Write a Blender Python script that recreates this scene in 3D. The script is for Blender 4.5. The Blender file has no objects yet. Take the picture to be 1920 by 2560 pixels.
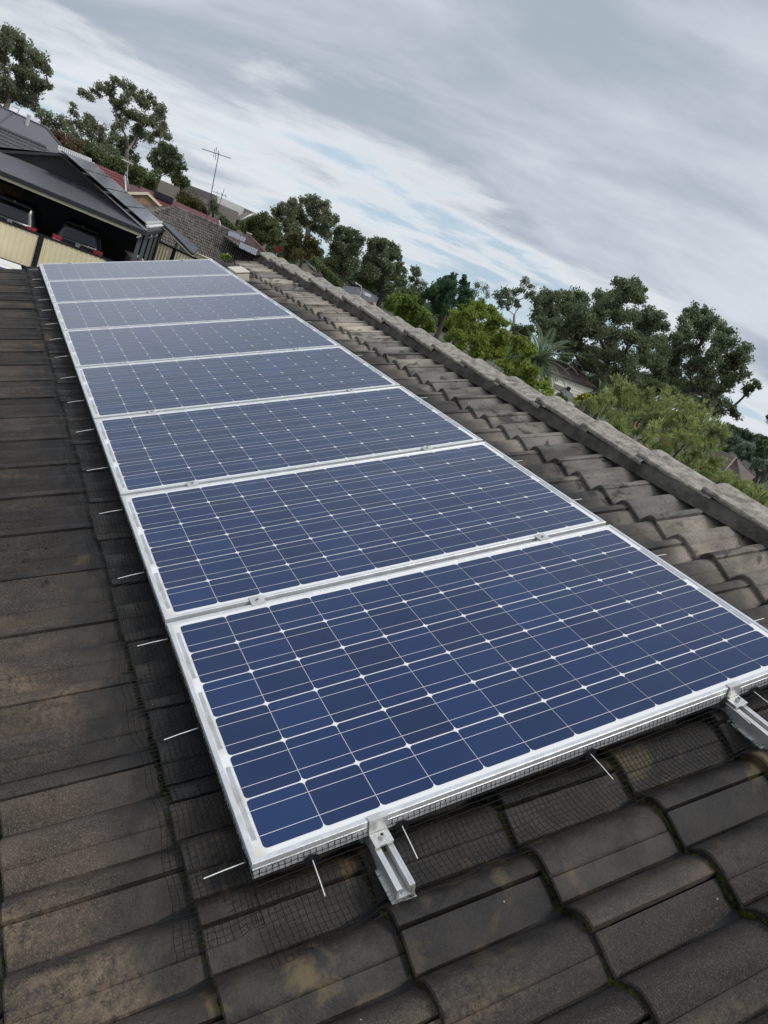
import bpy, math, random
import numpy as np
from mathutils import Vector, Matrix
SC = bpy.context.scene
COL = SC.collection
R_ = math.radians
PITCH = R_(22.5)                       # slope of the roof we stand on
RX = -PITCH                            # rotation that lays roof coordinates (along ridge, downhill, normal) into the world
CA, SA = math.cos(PITCH), math.sin(PITCH)
def r2w(p):                            # roof coordinates -> world
    return np.array([p[0], p[1]*CA + p[2]*SA, -p[1]*SA + p[2]*CA])

# ------------------------------------------------------------------ camera
FPX = 1824.925                         # focal length in pixels of the 1920 x 2560 photograph
CAM_R = np.array([[-0.43322304, -0.90015466, 0.04515945],
                  [-0.43787754, 0.16641624, -0.8834981],
                  [0.78776967, -0.40252605, -0.46625285]])     # rows: right, down, forward in roof coordinates
CAM_C = np.array([-0.89953344, 0.21932852, 1.23899136])
ROT = np.array([[1, 0, 0], [0, CA, SA], [0, -SA, CA]])
CW = ROT @ CAM_C
CM = CAM_R @ ROT.T                     # rows: right, down, forward in world coordinates
cam = bpy.data.cameras.new('camera')
cam.sensor_fit = 'VERTICAL'; cam.sensor_height = 36.0; cam.lens = FPX/2560*36
cam.clip_start = 0.05; cam.clip_end = 6000
camo = bpy.data.objects.new('camera', cam); COL.objects.link(camo)
mm = Matrix(((CM[0][0], -CM[1][0], -CM[2][0], CW[0]),
             (CM[0][1], -CM[1][1], -CM[2][1], CW[1]),
             (CM[0][2], -CM[1][2], -CM[2][2], CW[2]), (0, 0, 0, 1)))
camo.matrix_world = mm
SC.camera = camo

# ------------------------------------------------------------------ exposure, sun, sky
SC.view_settings.view_transform = 'Standard'
SC.view_settings.look = 'None'
SC.view_settings.exposure = 0.0
SC.view_settings.gamma = 1.0
SUN_EL, SUN_AZ = R_(58), R_(205)       # azimuth measured from +X towards +Y
sd = Vector((math.cos(SUN_EL)*math.cos(SUN_AZ), math.cos(SUN_EL)*math.sin(SUN_AZ), math.sin(SUN_EL)))
sun = bpy.data.lights.new('sun', 'SUN'); sun.energy = 1.75; sun.angle = R_(14); sun.color = (1.0, 0.96, 0.9)
suno = bpy.data.objects.new('sun', sun); COL.objects.link(suno)
suno.rotation_euler = (-sd).to_track_quat('-Z', 'Y').to_euler(); suno.location = (0, 0, 30)

W = bpy.data.worlds.new('World'); SC.world = W; W.use_nodes = True
def build_world():
    nt = W.node_tree; nt.nodes.clear(); L = nt.links.new
    def N(t, **k):
        n = nt.nodes.new(t)
        for a, b in k.items(): setattr(n, a, b)
        return n
    def M(op, a, b=None, c=None):
        n = N('ShaderNodeMath', operation=op)
        for i, v in enumerate((a, b, c)):
            if v is None: continue
            if isinstance(v, (int, float)): n.inputs[i].default_value = v
            else: L(v, n.inputs[i])
        return n.outputs[0]
    out = N('ShaderNodeOutputWorld')
    sky = N('ShaderNodeTexSky', sky_type='NISHITA', sun_disc=False, sun_elevation=SUN_EL,
            sun_rotation=math.pi/2 - SUN_AZ, air_density=1.0, dust_density=0.4, ozone_density=1.0)
    bg1 = N('ShaderNodeBackground'); bg1.inputs[1].default_value = 0.105; 
    tint = N('ShaderNodeMix', data_type='RGBA', blend_type='MULTIPLY'); tint.inputs['Factor'].default_value = 1.0
    L(sky.outputs[0], tint.inputs['A']); tint.inputs['B'].default_value = (0.85, 0.95, 1.05, 1)
    pale = N('ShaderNodeMix', data_type='RGBA'); pale.inputs['Factor'].default_value = 0.7; L(tint.outputs['Result'], pale.inputs['A']); pale.inputs['B'].default_value = (4.6, 6.6, 8.2, 1)
    L(pale.outputs['Result'], bg1.inputs[0])
    tc = N('ShaderNodeTexCoord'); sep = N('ShaderNodeSeparateXYZ'); L(tc.outputs['Generated'], sep.inputs[0])
    z = M('MAXIMUM', sep.outputs[2], 0.0)
    den = M('ADD', z, 0.20)
    px = M('DIVIDE', sep.outputs[0], den); py = M('DIVIDE', sep.outputs[1], den)
    comb = N('ShaderNodeCombineXYZ'); L(px, comb.inputs[0]); L(py, comb.inputs[1])
    def noise(scale, detail, rough, rot, stretch, dist=0.0, off=0.0):
        mp = N('ShaderNodeMapping', vector_type='TEXTURE'); L(comb.outputs[0], mp.inputs[0])
        mp.inputs['Rotation'].default_value = (0, 0, rot); mp.inputs['Scale'].default_value = (stretch, 1, 1)
        mp.inputs['Location'].default_value = (off, off*0.7, 0)
        n = N('ShaderNodeTexNoise'); L(mp.outputs[0], n.inputs['Vector'])
        n.inputs['Scale'].default_value = scale; n.inputs['Detail'].default_value = detail
        n.inputs['Roughness'].default_value = rough; n.inputs['Distortion'].default_value = dist
        return n.outputs['Fac']
    def ramp(f, a, b, ca=(0, 0, 0, 1), cb=(1, 1, 1, 1)):
        r = N('ShaderNodeValToRGB'); L(f, r.inputs[0])
        r.color_ramp.interpolation = 'EASE'
        r.color_ramp.elements[0].position = a; r.color_ramp.elements[0].color = ca
        r.color_ramp.elements[1].position = b; r.color_ramp.elements[1].color = cb
        return r.outputs[0]
    # rolls of stratocumulus lying across the view
    big = noise(0.85, 7, 0.52, R_(54), 1.7, 0.25, 20.3)
    mid = noise(2.3, 9, 0.58, R_(50), 1.6, 0.25, 15.1)
    cov = M('ADD', M('MULTIPLY', big, 0.55), M('MULTIPLY', mid, 0.45))
    # cover thins out low down, where strips of pale blue show
    low = N('ShaderNodeMapRange'); L(z, low.inputs[0]); low.inputs[1].default_value = 0.03; low.inputs[2].default_value = 0.20
    low.inputs[3].default_value = -0.02; low.inputs[4].default_value = 0.22
    cov2 = M('ADD', cov, low.outputs[0])
    mask = ramp(cov2, 0.40, 0.56)
    tone = noise(1.5, 9, 0.56, R_(52), 1.7, 0.3, 11.6)
    base = N('ShaderNodeMix', data_type='RGBA'); 
    L(ramp(tone, 0.34, 0.70), base.inputs['Factor'])
    base.inputs['A'].default_value = (0.40, 0.46, 0.54, 1); base.inputs['B'].default_value = (0.67, 0.715, 0.785, 1)
    # bright sunlit edges where the cloud is thin
    edge = M('MULTIPLY', ramp(cov2, 0.46, 0.52), M('SUBTRACT', 1.0, ramp(cov2, 0.53, 0.64)))
    lit = N('ShaderNodeMix', data_type='RGBA'); L(M('MULTIPLY', edge, 0.8), lit.inputs['Factor'])
    L(base.outputs['Result'], lit.inputs['A']); lit.inputs['B'].default_value = (0.80, 0.83, 0.865, 1)
    # an overcast sky is brighter overhead than near the horizon
    up = N('ShaderNodeMapRange'); L(z, up.inputs[0]); up.inputs[1].default_value = 0.45; up.inputs[2].default_value = 0.95
    up.inputs[3].default_value = 1.0; up.inputs[4].default_value = 1.45
    bg2 = N('ShaderNodeBackground'); L(lit.outputs['Result'], bg2.inputs[0]); L(up.outputs[0], bg2.inputs[1])
    mx = N('ShaderNodeMixShader'); L(mask, mx.inputs[0]); L(bg1.outputs[0], mx.inputs[1]); L(bg2.outputs[0], mx.inputs[2])
    L(mx.outputs[0], out.inputs[0])
build_world()

# ------------------------------------------------------------------ helpers
def ray(px, py):                       # unit-forward ray through a pixel of the photograph
    return np.array([(px-960)/FPX, (py-1280)/FPX, 1.0]) @ CM
def atx(px, py, X):                    # point on that ray in the plane x = X
    d = ray(px, py); return CW + d*((X-CW[0])/d[0])
def atz(px, py, Z):
    d = ray(px, py); return CW + d*((Z-CW[2])/d[2])
def atd(px, py, D):                    # point on that ray at horizontal distance D
    d = ray(px, py); return CW + d*(D/math.hypot(d[0], d[1]))

def principled(name):
    m = bpy.data.materials.new(name); m.use_nodes = True
    nt = m.node_tree; b = nt.nodes['Principled BSDF']
    return m, nt, b
def mat(name, col, rough=0.6, metal=0.0, var=0.12, scale=4.0, bump=0.0, bscale=60.0, spec=0.5, coord='Object', stretch=None, col2=None):
    """a surface of one colour, broken up by two scales of noise"""
    m, nt, b = principled(name); L = nt.links.new
    tc = nt.nodes.new('ShaderNodeTexCoord'); vec = tc.outputs[coord]
    if stretch:
        mp = nt.nodes.new('ShaderNodeMapping'); mp.inputs['Scale'].default_value = stretch; L(vec, mp.inputs[0]); vec = mp.outputs[0]
    n = nt.nodes.new('ShaderNodeTexNoise'); n.inputs['Scale'].default_value = scale; n.inputs['Detail'].default_value = 6; n.inputs['Roughness'].default_value = .65
    L(vec, n.inputs['Vector'])
    r = nt.nodes.new('ShaderNodeValToRGB'); L(n.outputs['Fac'], r.inputs[0])
    c2 = col2 or [min(1, c*(1+var)) for c in col]
    c1 = [c*(1-var) for c in col]
    r.color_ramp.elements[0].position = .33; r.color_ramp.elements[0].color = (*c1, 1)
    r.color_ramp.elements[1].position = .68; r.color_ramp.elements[1].color = (*c2, 1)
    L(r.outputs[0], b.inputs['Base Color'])
    b.inputs['Roughness'].default_value = rough; b.inputs['Metallic'].default_value = metal
    b.inputs['Specular IOR Level'].default_value = spec
    if bump > 0:
        n2 = nt.nodes.new('ShaderNodeTexNoise'); n2.inputs['Scale'].default_value = bscale; n2.inputs['Detail'].default_value = 5
        L(vec, n2.inputs['Vector'])
        bp = nt.nodes.new('ShaderNodeBump'); bp.inputs['Strength'].default_value = bump; bp.inputs['Distance'].default_value = .01
        L(n2.outputs['Fac'], bp.inputs['Height']); L(bp.outputs[0], b.inputs['Normal'])
    return m

class MB:
    """collects shapes; build() links them as ONE mesh object"""
    def __init__(s): s.v = []; s.f = []
    def add(s, vs, fs):
        o = len(s.v); s.v.extend([tuple(map(float, p)) for p in vs]); s.f.extend([tuple(i+o for i in f) for f in fs])
    def box(s, x0, x1, y0, y1, z0, z1):
        s.hexa([(x0,y0,z0),(x1,y0,z0),(x1,y1,z0),(x0,y1,z0)], [(x0,y0,z1),(x1,y0,z1),(x1,y1,z1),(x0,y1,z1)])
    def hexa(s, lo, hi):
        s.add(list(lo)+list(hi), [(3,2,1,0),(4,5,6,7),(0,1,5,4),(1,2,6,5),(2,3,7,6),(3,0,4,7)])
    def quad(s, a, b, c, d): s.add([a,b,c,d], [(0,1,2,3)])
    def prism(s, pts, off):
        n = len(pts); off = np.array(off, float)
        s.add([np.array(p, float) for p in pts]+[np.array(p, float)+off for p in pts],
              [tuple(range(n))[::-1], tuple(range(n, 2*n))]+[(i, (i+1) % n, n+(i+1) % n, n+i) for i in range(n)])
    def tube(s, pts, rad, n=6, cap=True):
        pts = [np.array(p, float) for p in pts]
        if isinstance(rad, (int, float)): rad = [rad]*len(pts)
        o = len(s.v); up = None
        for i, p in enumerate(pts):
            t = pts[min(i+1, len(pts)-1)]-pts[max(i-1, 0)]; t /= (np.linalg.norm(t)+1e-9)
            if up is None: up = np.array([0, 0, 1.]) if abs(t[2]) < .9 else np.array([1., 0, 0])
            a = np.cross(t, up); a /= (np.linalg.norm(a)+1e-9); up = np.cross(a, t)
            for k in range(n):
                w = 2*math.pi*k/n; s.v.append(tuple(p+rad[i]*(math.cos(w)*a+math.sin(w)*up)))
        for i in range(len(pts)-1):
            for k in range(n):
                s.f.append((o+i*n+k, o+i*n+(k+1) % n, o+(i+1)*n+(k+1) % n, o+(i+1)*n+k))
        if cap:
            s.f.append(tuple(o+k for k in range(n))[::-1]); e = o+(len(pts)-1)*n; s.f.append(tuple(e+k for k in range(n)))
    def disc(s, c, ax, r, h, n=20):
        c = np.array(c, float); ax = np.array(ax, float)/np.linalg.norm(ax); s.tube([c, c+ax*h], r, n)
    def grid(s, P):                    # P[i][j] -> point
        P = np.asarray(P, float); a, b = P.shape[:2]; o = len(s.v)
        s.v.extend(map(tuple, P.reshape(-1, 3)))
        for i in range(a-1):
            for j in range(b-1):
                s.f.append((o+i*b+j, o+(i+1)*b+j, o+(i+1)*b+j+1, o+i*b+j+1))
    def build(s, name, m, parent=None, smooth=False, loc=None, bevel=0.0, fixn=False):
        me = bpy.data.meshes.new(name); me.from_pydata(s.v, [], s.f); me.update()
        return link(name, me, m, parent, smooth, loc, bevel)
def link(name, me, m, parent=None, smooth=False, loc=None, bevel=0.0):
    if m is not None: me.materials.append(m)
    if smooth: me.polygons.foreach_set('use_smooth', np.ones(len(me.polygons), bool))
    o = bpy.data.objects.new(name, me); COL.objects.link(o)
    if parent is not None: o.parent = parent
    if loc is not None: o.location = loc
    if bevel > 0:
        md = o.modifiers.new('bevel', 'BEVEL'); md.width = bevel; md.segments = 2; md.limit_method = 'ANGLE'; md.angle_limit = R_(35)
    return o
def tag(o, label=None, cat=None, group=None, kind=None):
    if label: o['label'] = label
    if cat: o['category'] = cat
    if group: o['group'] = group
    if kind: o['kind'] = kind
    return o
def empty(name, loc=(0, 0, 0), rot=(0, 0, 0)):
    o = bpy.data.objects.new(name, None); COL.objects.link(o); o.location = tuple(map(float, loc)); o.rotation_euler = rot
    o.empty_display_size = .2; return o
def roof_empty(name, loc=(0, 0, 0)): return empty(name, r2w(loc), (RX, 0, 0))
def copy_tree(o, parent=None):
    c = o.copy(); COL.objects.link(c); c.parent = parent
    for ch in list(o.children): copy_tree(ch, c)
    return c
def quads_mesh(name, V):               # V: (n,4,3) separate quads
    n = len(V); me = bpy.data.meshes.new(name)
    me.vertices.add(n*4); me.vertices.foreach_set('co', V.reshape(-1).astype(np.float32))
    me.loops.add(n*4); me.loops.foreach_set('vertex_index', np.arange(n*4, dtype=np.int32))
    me.polygons.add(n); me.polygons.foreach_set('loop_start', np.arange(0, n*4, 4, dtype=np.int32))
    me.polygons.foreach_set('loop_total', np.full(n, 4, np.int32)); me.update(calc_edges=True); me.validate()
    return me

# ------------------------------------------------------------------ materials
def tile_mat():
    """weathered concrete: dark grime, buff worn patches, grit; near-black dampness with painted contact shadow next to the panels"""
    m, nt, b = principled('weathered_tile'); L = nt.links.new
    N = nt.nodes.new
    tc = N('ShaderNodeTexCoord'); O = tc.outputs['Object']
    def noise(sc, det=5, ro=.6, st=(1, 1, 1), dist=0., loc=(0, 0, 0)):
        mp = N('ShaderNodeMapping'); mp.inputs['Scale'].default_value = st; mp.inputs['Location'].default_value = loc; L(O, mp.inputs[0])
        n = N('ShaderNodeTexNoise'); n.inputs['Scale'].default_value = sc; n.inputs['Detail'].default_value = det
        n.inputs['Roughness'].default_value = ro; n.inputs['Distortion'].default_value = dist; L(mp.outputs[0], n.inputs['Vector'])
        return n.outputs['Fac']
    def ramp(f, a, c, ca=(0, 0, 0, 1), cb=(1, 1, 1, 1)):
        r = N('ShaderNodeValToRGB'); L(f, r.inputs[0]); e = r.color_ramp.elements
        e[0].position = a; e[0].color = ca; e[1].position = c; e[1].color = cb; return r.outputs[0]
    def mixc(f, A, B, t='MIX'):
        x = N('ShaderNodeMix'); x.data_type = 'RGBA'; x.blend_type = t
        for s, v in (('Factor', f), ('A', A), ('B', B)):
            if isinstance(v, (tuple, float, int)): x.inputs[s].default_value = v
            else: L(v, x.inputs[s])
        return x.outputs['Result']
    def MM(op, a, c=None):
        n = N('ShaderNodeMath'); n.operation = op; n.use_clamp = False
        for i, v in enumerate((a, c)):
            if v is None: continue
            if isinstance(v, (int, float)): n.inputs[i].default_value = v
            else: L(v, n.inputs[i])
        return n.outputs[0]
    def mapr(f, a, c, d=0., e=1.):
        n = N('ShaderNodeMapRange'); L(f, n.inputs[0]); n.interpolation_type = 'SMOOTHSTEP'
        for i, v in enumerate((a, c, d, e)): n.inputs[i+1].default_value = v
        return n.outputs[0]
    at = N('ShaderNodeAttribute'); at.attribute_name = 'tile_tint'
    sep = N('ShaderNodeSeparateXYZ'); L(O, sep.inputs[0]); X, Y = sep.outputs[0], sep.outputs[1]
    base = mixc(ramp(noise(5.5, 8, .68, (1.5, .55, 1), .5), .36, .66), (.016, .0145, .0137, 1), (.062, .051, .044, 1))
    # long buff patches worn through the grime, drawn out down the slope
    buff = ramp(noise(3.0, 8, .62, (2.4, .7, 1), .3, (4, 2, 0)), .52, .68)
    base = mixc(MM('MULTIPLY', MM('MULTIPLY', buff, ramp(noise(60, 4, .7), .36, .60)), .75), base, (.17, .132, .09, 1))
    # grit
    grit = ramp(noise(330, 2, .7), .50, .74)
    base = mixc(MM('MULTIPLY', grit, .5), base, (.22, .185, .15, 1))
    pits = ramp(noise(120, 2, .6, (1, 1, 1), 0, (9, 3, 1)), .60, .68)
    base = mixc(MM('MULTIPLY', pits, .55), base, (.012, .011, .010, 1))
    # upper courses: drier, greyer, lichen bleached
    wob = MM('MULTIPLY', MM('SUBTRACT', noise(2.2, 5, .6, (1, 1, 1), .5, (1, 8, 0)), .5), .55)
    up = mapr(MM('ADD', Y, wob), -1.60, -1.88)
    lich = mixc(ramp(noise(5, 6, .65, (1.4, .6, 1), .3), .36, .66), (.135, .126, .110, 1), (.43, .395, .34, 1))
    lich = mixc(MM('MULTIPLY', pits, .6), lich, (.05, .046, .04, 1))
    lich = mixc(MM('MULTIPLY', grit, .35), lich, (.36, .33, .29, 1))
    far = mapr(X, .6, 3.8)
    upf = MM('MULTIPLY', up, MM('ADD', .72, MM('MULTIPLY', far, .26)))
    base = mixc(upf, base, lich)
    # black blotches of old lichen on the pale part
    blot = ramp(noise(9, 4, .6, (1, .7, 1), .5, (3, 3, 3)), .56, .62)
    base = mixc(MM('MULTIPLY', MM('MULTIPLY', blot, up), .8), base, (.040, .038, .036, 1))
    # dampness round the panels, blackened to paint in their contact shadow too
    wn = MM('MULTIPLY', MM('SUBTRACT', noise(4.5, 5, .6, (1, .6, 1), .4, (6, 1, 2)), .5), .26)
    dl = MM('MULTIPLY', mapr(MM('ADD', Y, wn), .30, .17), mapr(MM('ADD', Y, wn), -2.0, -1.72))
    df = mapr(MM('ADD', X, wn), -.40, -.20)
    damp_shade = MM('MULTIPLY', dl, df)
    wet_shade = mixc(ramp(noise(14, 4, .6), .40, .64), (.011, .010, .0095, 1), (.030, .026, .022, 1))
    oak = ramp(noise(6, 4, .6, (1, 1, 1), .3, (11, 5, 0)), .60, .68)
    wet_shade = mixc(MM('MULTIPLY', oak, .75), wet_shade, (.10, .077, .036, 1))
    base = mixc(MM('MULTIPLY', damp_shade, .90), base, wet_shade)
    # white droppings and lichen spots
    vo = N('ShaderNodeTexVoronoi'); vo.inputs['Scale'].default_value = 11; vo.inputs['Randomness'].default_value = 1; L(O, vo.inputs['Vector'])
    spot = MM('MULTIPLY', MM('LESS_THAN', MM('ADD', vo.outputs['Distance'], MM('MULTIPLY', noise(200, 2, .5), .05)), .045), MM('GREATER_THAN', noise(3, 2, .5), .52))
    base = mixc(MM('MULTIPLY', spot, .8), base, (.5, .49, .46, 1))
    base = mixc(1.0, base, mixc(at.outputs['Fac'], (.60, .60, .62, 1), (1.50, 1.40, 1.28, 1)), 'MULTIPLY')
    L(base, b.inputs['Base Color'])
    rg = mixc(damp_shade, (.80, .80, .80, 1), (.55, .55, .55, 1)); L(rg, b.inputs['Roughness'])
    b.inputs['Specular IOR Level'].default_value = .35
    hb = MM('ADD', MM('MULTIPLY', noise(170, 3, .7), .6), MM('MULTIPLY', noise(26, 5, .6), 1.0))
    bp = N('ShaderNodeBump'); bp.inputs['Strength'].default_value = .8; bp.inputs['Distance'].default_value = .005
    L(hb, bp.inputs['Height']); L(bp.outputs[0], b.inputs['Normal'])
    return m
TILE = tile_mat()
RIDGE = mat('ridge_concrete', (.30, .272, .228), .85, 0, .50, 22, .9, 90, .3, col2=(.47, .43, .365))
MORTAR = mat('old_mortar', (.075, .068, .058), .9, 0, .5, 12, .7, 60, .2)
MOSS = mat('moss', (.026, .027, .011), .95, 0, .6, 14, .8, 160, .1, col2=(.080, .088, .015))
DARK = mat('dark_void', (.012, .012, .012), .9)
ALU = mat('weathered_aluminium', (.62, .62, .60), .42, .55, .16, 18, .12, 90)
FRAME = mat('anodised_frame', (.66, .67, .67), .36, .35, .14, 22, .10, 120)
STEEL = mat('stainless_bolt', (.55, .54, .52), .3, .9, .1, 40)
MESHW = mat('black_mesh_wire', (.010, .010, .011), .45, 0, .2, 30)
RODW = mat('white_rod', (.80, .79, .75), .4, 0, .06, 30)
BLACKP = mat('black_plastic', (.012, .012, .013), .5, 0, .1, 20)

def glassy(b, ior=1.34, rough=.05):
    b.inputs['Coat Weight'].default_value = 1.0; b.inputs['Coat IOR'].default_value = ior; b.inputs['Coat Roughness'].default_value = rough
    b.inputs['Specular IOR Level'].default_value = .1
def cell_mat():
    m, nt, b = principled('silicon_cell'); L = nt.links.new; N = nt.nodes.new
    tc = N('ShaderNodeTexCoord'); O = tc.outputs['Object']
    wv = N('ShaderNodeTexWave'); wv.wave_type = 'BANDS'; wv.bands_direction = 'Y'; wv.inputs['Scale'].default_value = 2*math.pi/(20*.0024)*1.0
    wv.inputs['Scale'].default_value = 131.0; L(O, wv.inputs['Vector'])
    n = N('ShaderNodeTexNoise'); n.inputs['Scale'].default_value = 3.5; n.inputs['Detail'].default_value = 4; L(O, n.inputs['Vector'])
    at = N('ShaderNodeAttribute'); at.attribute_name = 'tint'
    c1 = N('ShaderNodeMix'); c1.data_type = 'RGBA'; L(at.outputs['Fac'], c1.inputs['Factor'])
    c1.inputs['A'].default_value = (.0022, .0165, .068, 1); c1.inputs['B'].default_value = (.0050, .0285, .108, 1)
    r = N('ShaderNodeValToRGB'); L(wv.outputs['Fac'], r.inputs[0]); r.color_ramp.elements[0].position = .80; r.color_ramp.elements[1].position = .98
    r.color_ramp.elements[1].color = (.34, .34, .34, 1)
    c2 = N('ShaderNodeMix'); c2.data_type = 'RGBA'; L(r.outputs[0], c2.inputs['Factor']); L(c1.outputs['Result'], c2.inputs['A']); c2.inputs['B'].default_value = (.045, .07, .15, 1)
    # thin film of dust
    d = N('ShaderNodeValToRGB'); L(n.outputs['Fac'], d.inputs[0]); d.color_ramp.elements[0].position = .45; d.color_ramp.elements[1].position = .8; d.color_ramp.elements[1].color = (.02, .02, .02, 1)
    c3 = N('ShaderNodeMix'); c3.data_type = 'RGBA'; L(d.outputs[0], c3.inputs['Factor']); L(c2.outputs['Result'], c3.inputs['A']); c3.inputs['B'].default_value = (.25, .24, .22, 1)
    L(c3.outputs['Result'], b.inputs['Base Color']); b.inputs['Roughness'].default_value = .45
    glassy(b); b.inputs['Sheen Weight'].default_value = .22; b.inputs['Sheen Tint'].default_value = (.78, .90, 1, 1); b.inputs['Sheen Roughness'].default_value = .35   # bluish sheen paints in the pale sky reflection at grazing view
    return m
CELL = cell_mat()
def back_mat():
    m, nt, b = principled('white_backsheet'); L = nt.links.new; N = nt.nodes.new
    tc = N('ShaderNodeTexCoord'); O = tc.outputs['Object']; sep = N('ShaderNodeSeparateXYZ'); L(O, sep.inputs[0])
    n = N('ShaderNodeTexNoise'); n.inputs['Scale'].default_value = 9; n.inputs['Detail'].default_value = 6; L(O, n.inputs['Vector'])
    mr = N('ShaderNodeMapRange'); L(sep.outputs[1], mr.inputs[0]); mr.inputs[1].default_value = -.040; mr.inputs[2].default_value = -.014
    r = N('ShaderNodeValToRGB'); L(n.outputs['Fac'], r.inputs[0]); r.color_ramp.elements[0].position = .42; r.color_ramp.elements[1].position = .68
    mu = N('ShaderNodeMath'); mu.operation = 'MULTIPLY'; L(mr.outputs[0], mu.inputs[0]); L(r.outputs[0], mu.inputs[1])
    c = N('ShaderNodeMix'); c.data_type = 'RGBA'; L(mu.outputs[0], c.inputs['Factor']); c.inputs['A'].default_value = (.83, .83, .81, 1); c.inputs['B'].default_value = (.52, .45, .32, 1)
    L(c.outputs['Result'], b.inputs['Base Color']); b.inputs['Roughness'].default_value = .5; glassy(b); return m
BACK = back_mat()
BUSB = mat('bus_ribbon', (.74, .74, .74), .35, .2, .08, 20)
for _m in (BUSB,): glassy(_m.node_tree.nodes['Principled BSDF'])
RIBB = mat('margin_ribbon', (.50, .51, .53), .4, .3, .2, 30)
glassy(RIBB.node_tree.nodes['Principled BSDF'])

# ------------------------------------------------------------------ ground (one sheet) and far hill
GZ = -4.30
def ground():
    m, nt, b = principled('lawn_and_paving'); L = nt.links.new; N = nt.nodes.new
    tc = N('ShaderNodeTexCoord'); n = N('ShaderNodeTexNoise'); n.inputs['Scale'].default_value = .07; n.inputs['Detail'].default_value = 9; L(tc.outputs['Object'], n.inputs['Vector'])
    r = N('ShaderNodeValToRGB'); L(n.outputs['Fac'], r.inputs[0]); e = r.color_ramp.elements
    e[0].position = .40; e[0].color = (.035, .055, .018, 1); e[1].position = .62; e[1].color = (.11, .10, .075, 1)
    L(r.outputs[0], b.inputs['Base Color']); b.inputs['Roughness'].default_value = .9
    mb = MB()
    xs = [-400, -60, 0, 40, 90, 160, 300, 700, 1500, 3000]; ys = [-3000, -1200, -500, -250, -120, -60, -20, 20, 80, 200, 600, 1500]
    mb.grid([[(x, y, GZ) for y in ys] for x in xs])
    tag(mb.build('ground', m), kind='structure')
ground()

# ------------------------------------------------------------------ the roof we stand on
GAUGE, TW = .332, .303
Y0 = .103                              # lower edge of the course just left of the panels
NT = -.085                             # normal height of the roll crests
AMP = .041
def prof(t):                           # roll profile over one 0.1515 m roll, t in 0..1, crest at .62
    t = t % 1.0
    w = np.where(t < .62, (t/.62)*.5, .5+(t-.62)/.38*.5)      # skewed phase
    c = .5-.5*np.cos(2*np.pi*w)
    return np.maximum(c, 1e-6)**.62
house = empty('house', (3, 0, GZ)); tag(house, 'house with weathered grey-brown tiled roof that carries the long row of blue solar panels', 'house')
HL = (-3, 0, -GZ)                      # children keep world coordinates through this offset
def hchild(o): o.parent = house; o.location = Vector(HL)+o.location if False else (Vector((-3, 0, -GZ))+Vector(o.location)); return o

def tiles():
    rng = np.random.default_rng(4)
    V = []; F = []; tint = []
    nu = 36; nv = 6; off = 0
    ks = range(-7, 7)
    for c in ks:
        y_lo = Y0 + GAUGE*(-c)         # c>0 is upslope
        shift = .145 if c % 2 == 1 else -.0065    # broken bond
        for k in range(-9, 24):
            u0 = shift + TW*k - .021
            if u0 > 7.02: continue
            u1 = min(u0+TW-.0065, 7.05)
            ff = np.sort(np.concatenate([np.linspace(0, 1, 25), [.244, .254, .270, .280, .744, .754, .770, .780, .412, .420, .428]]))
            uu = u0+(u1-u0)*ff
            groove = np.interp(ff, [0, .244, .254, .270, .280, .412, .420, .428, .744, .754, .770, .780, 1], [0, 0, -.009, -.009, 0, 0, -.004, 0, 0, -.009, -.009, 0, 0])
            dz, tw = rng.normal(0, .0012), rng.normal(0, .0016); dy = rng.normal(0, .003)
            tn = rng.random()
            n0 = NT - AMP + AMP*prof((uu-u0)/(TW/2)+.475) + groove + dz + (tw-.0018)*(uu-u0-.15)/.15
            yy = np.linspace(y_lo+dy, y_lo-GAUGE-.05, nv)
            rows = []
            th = .024
            for j, y in enumerate(yy):
                lift = th*(1-j/(nv-1)*(GAUGE+.05)/GAUGE) 
                rows.append(np.stack([uu, np.full(nu, y), n0+lift-.012], 1))
            # nose: rounded lip then the thickness of the tile
            top = rows[0].copy(); a = top.copy(); a[:, 1] += .0035; a[:, 2] -= .004
            bq = a.copy(); bq[:, 2] -= .024; bq[:, 1] -= .002
            rows = [bq, a]+rows
            P = np.concatenate(rows); R = len(rows)
            # side walls
            V.append(P)
            for i in range(R-1):
                for j in range(nu-1):
                    F.append((off+i*nu+j, off+i*nu+j+1, off+(i+1)*nu+j+1, off+(i+1)*nu+j))
            nb = R*nu
            L_ = P[0::nu].copy(); R2 = P[nu-1::nu].copy(); L2 = L_.copy(); L2[:, 2] -= .018; R3 = R2.copy(); R3[:, 2] -= .018
            V.append(L2); V.append(R3)
            for i in range(R-1):
                F.append((off+i*nu, off+(i+1)*nu, off+nb+i+1, off+nb+i))
                F.append((off+i*nu+nu-1, off+nb+R+i, off+nb+R+i+1, off+(i+1)*nu+nu-1))
            cnt = nb+2*R; tint.extend([tn]*cnt); off += cnt
    V = np.concatenate(V)
    me = bpy.data.meshes.new('roof_tiles'); me.from_pydata(V.tolist(), [], F); me.update()
    at = me.attributes.new('tile_tint', 'FLOAT', 'POINT'); at.data.foreach_set('value', np.array(tint, np.float32))
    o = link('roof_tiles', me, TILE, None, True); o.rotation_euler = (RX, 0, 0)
    me.set_sharp_from_angle(angle=R_(40)) if hasattr(me, 'set_sharp_from_angle') else None
    hchild(o)
    mb = MB(); mb.box(-2.6, 7.0, -2.2, 2.5, -.17, -.135)
    o = mb.build('roof_lining', DARK); o.rotation_euler = (RX, 0, 0); hchild(o)
tiles()
RY, RZ = -2.33*CA + -.030*SA, 2.33*SA + -.030*CA          # crest of the ridge in the world
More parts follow.
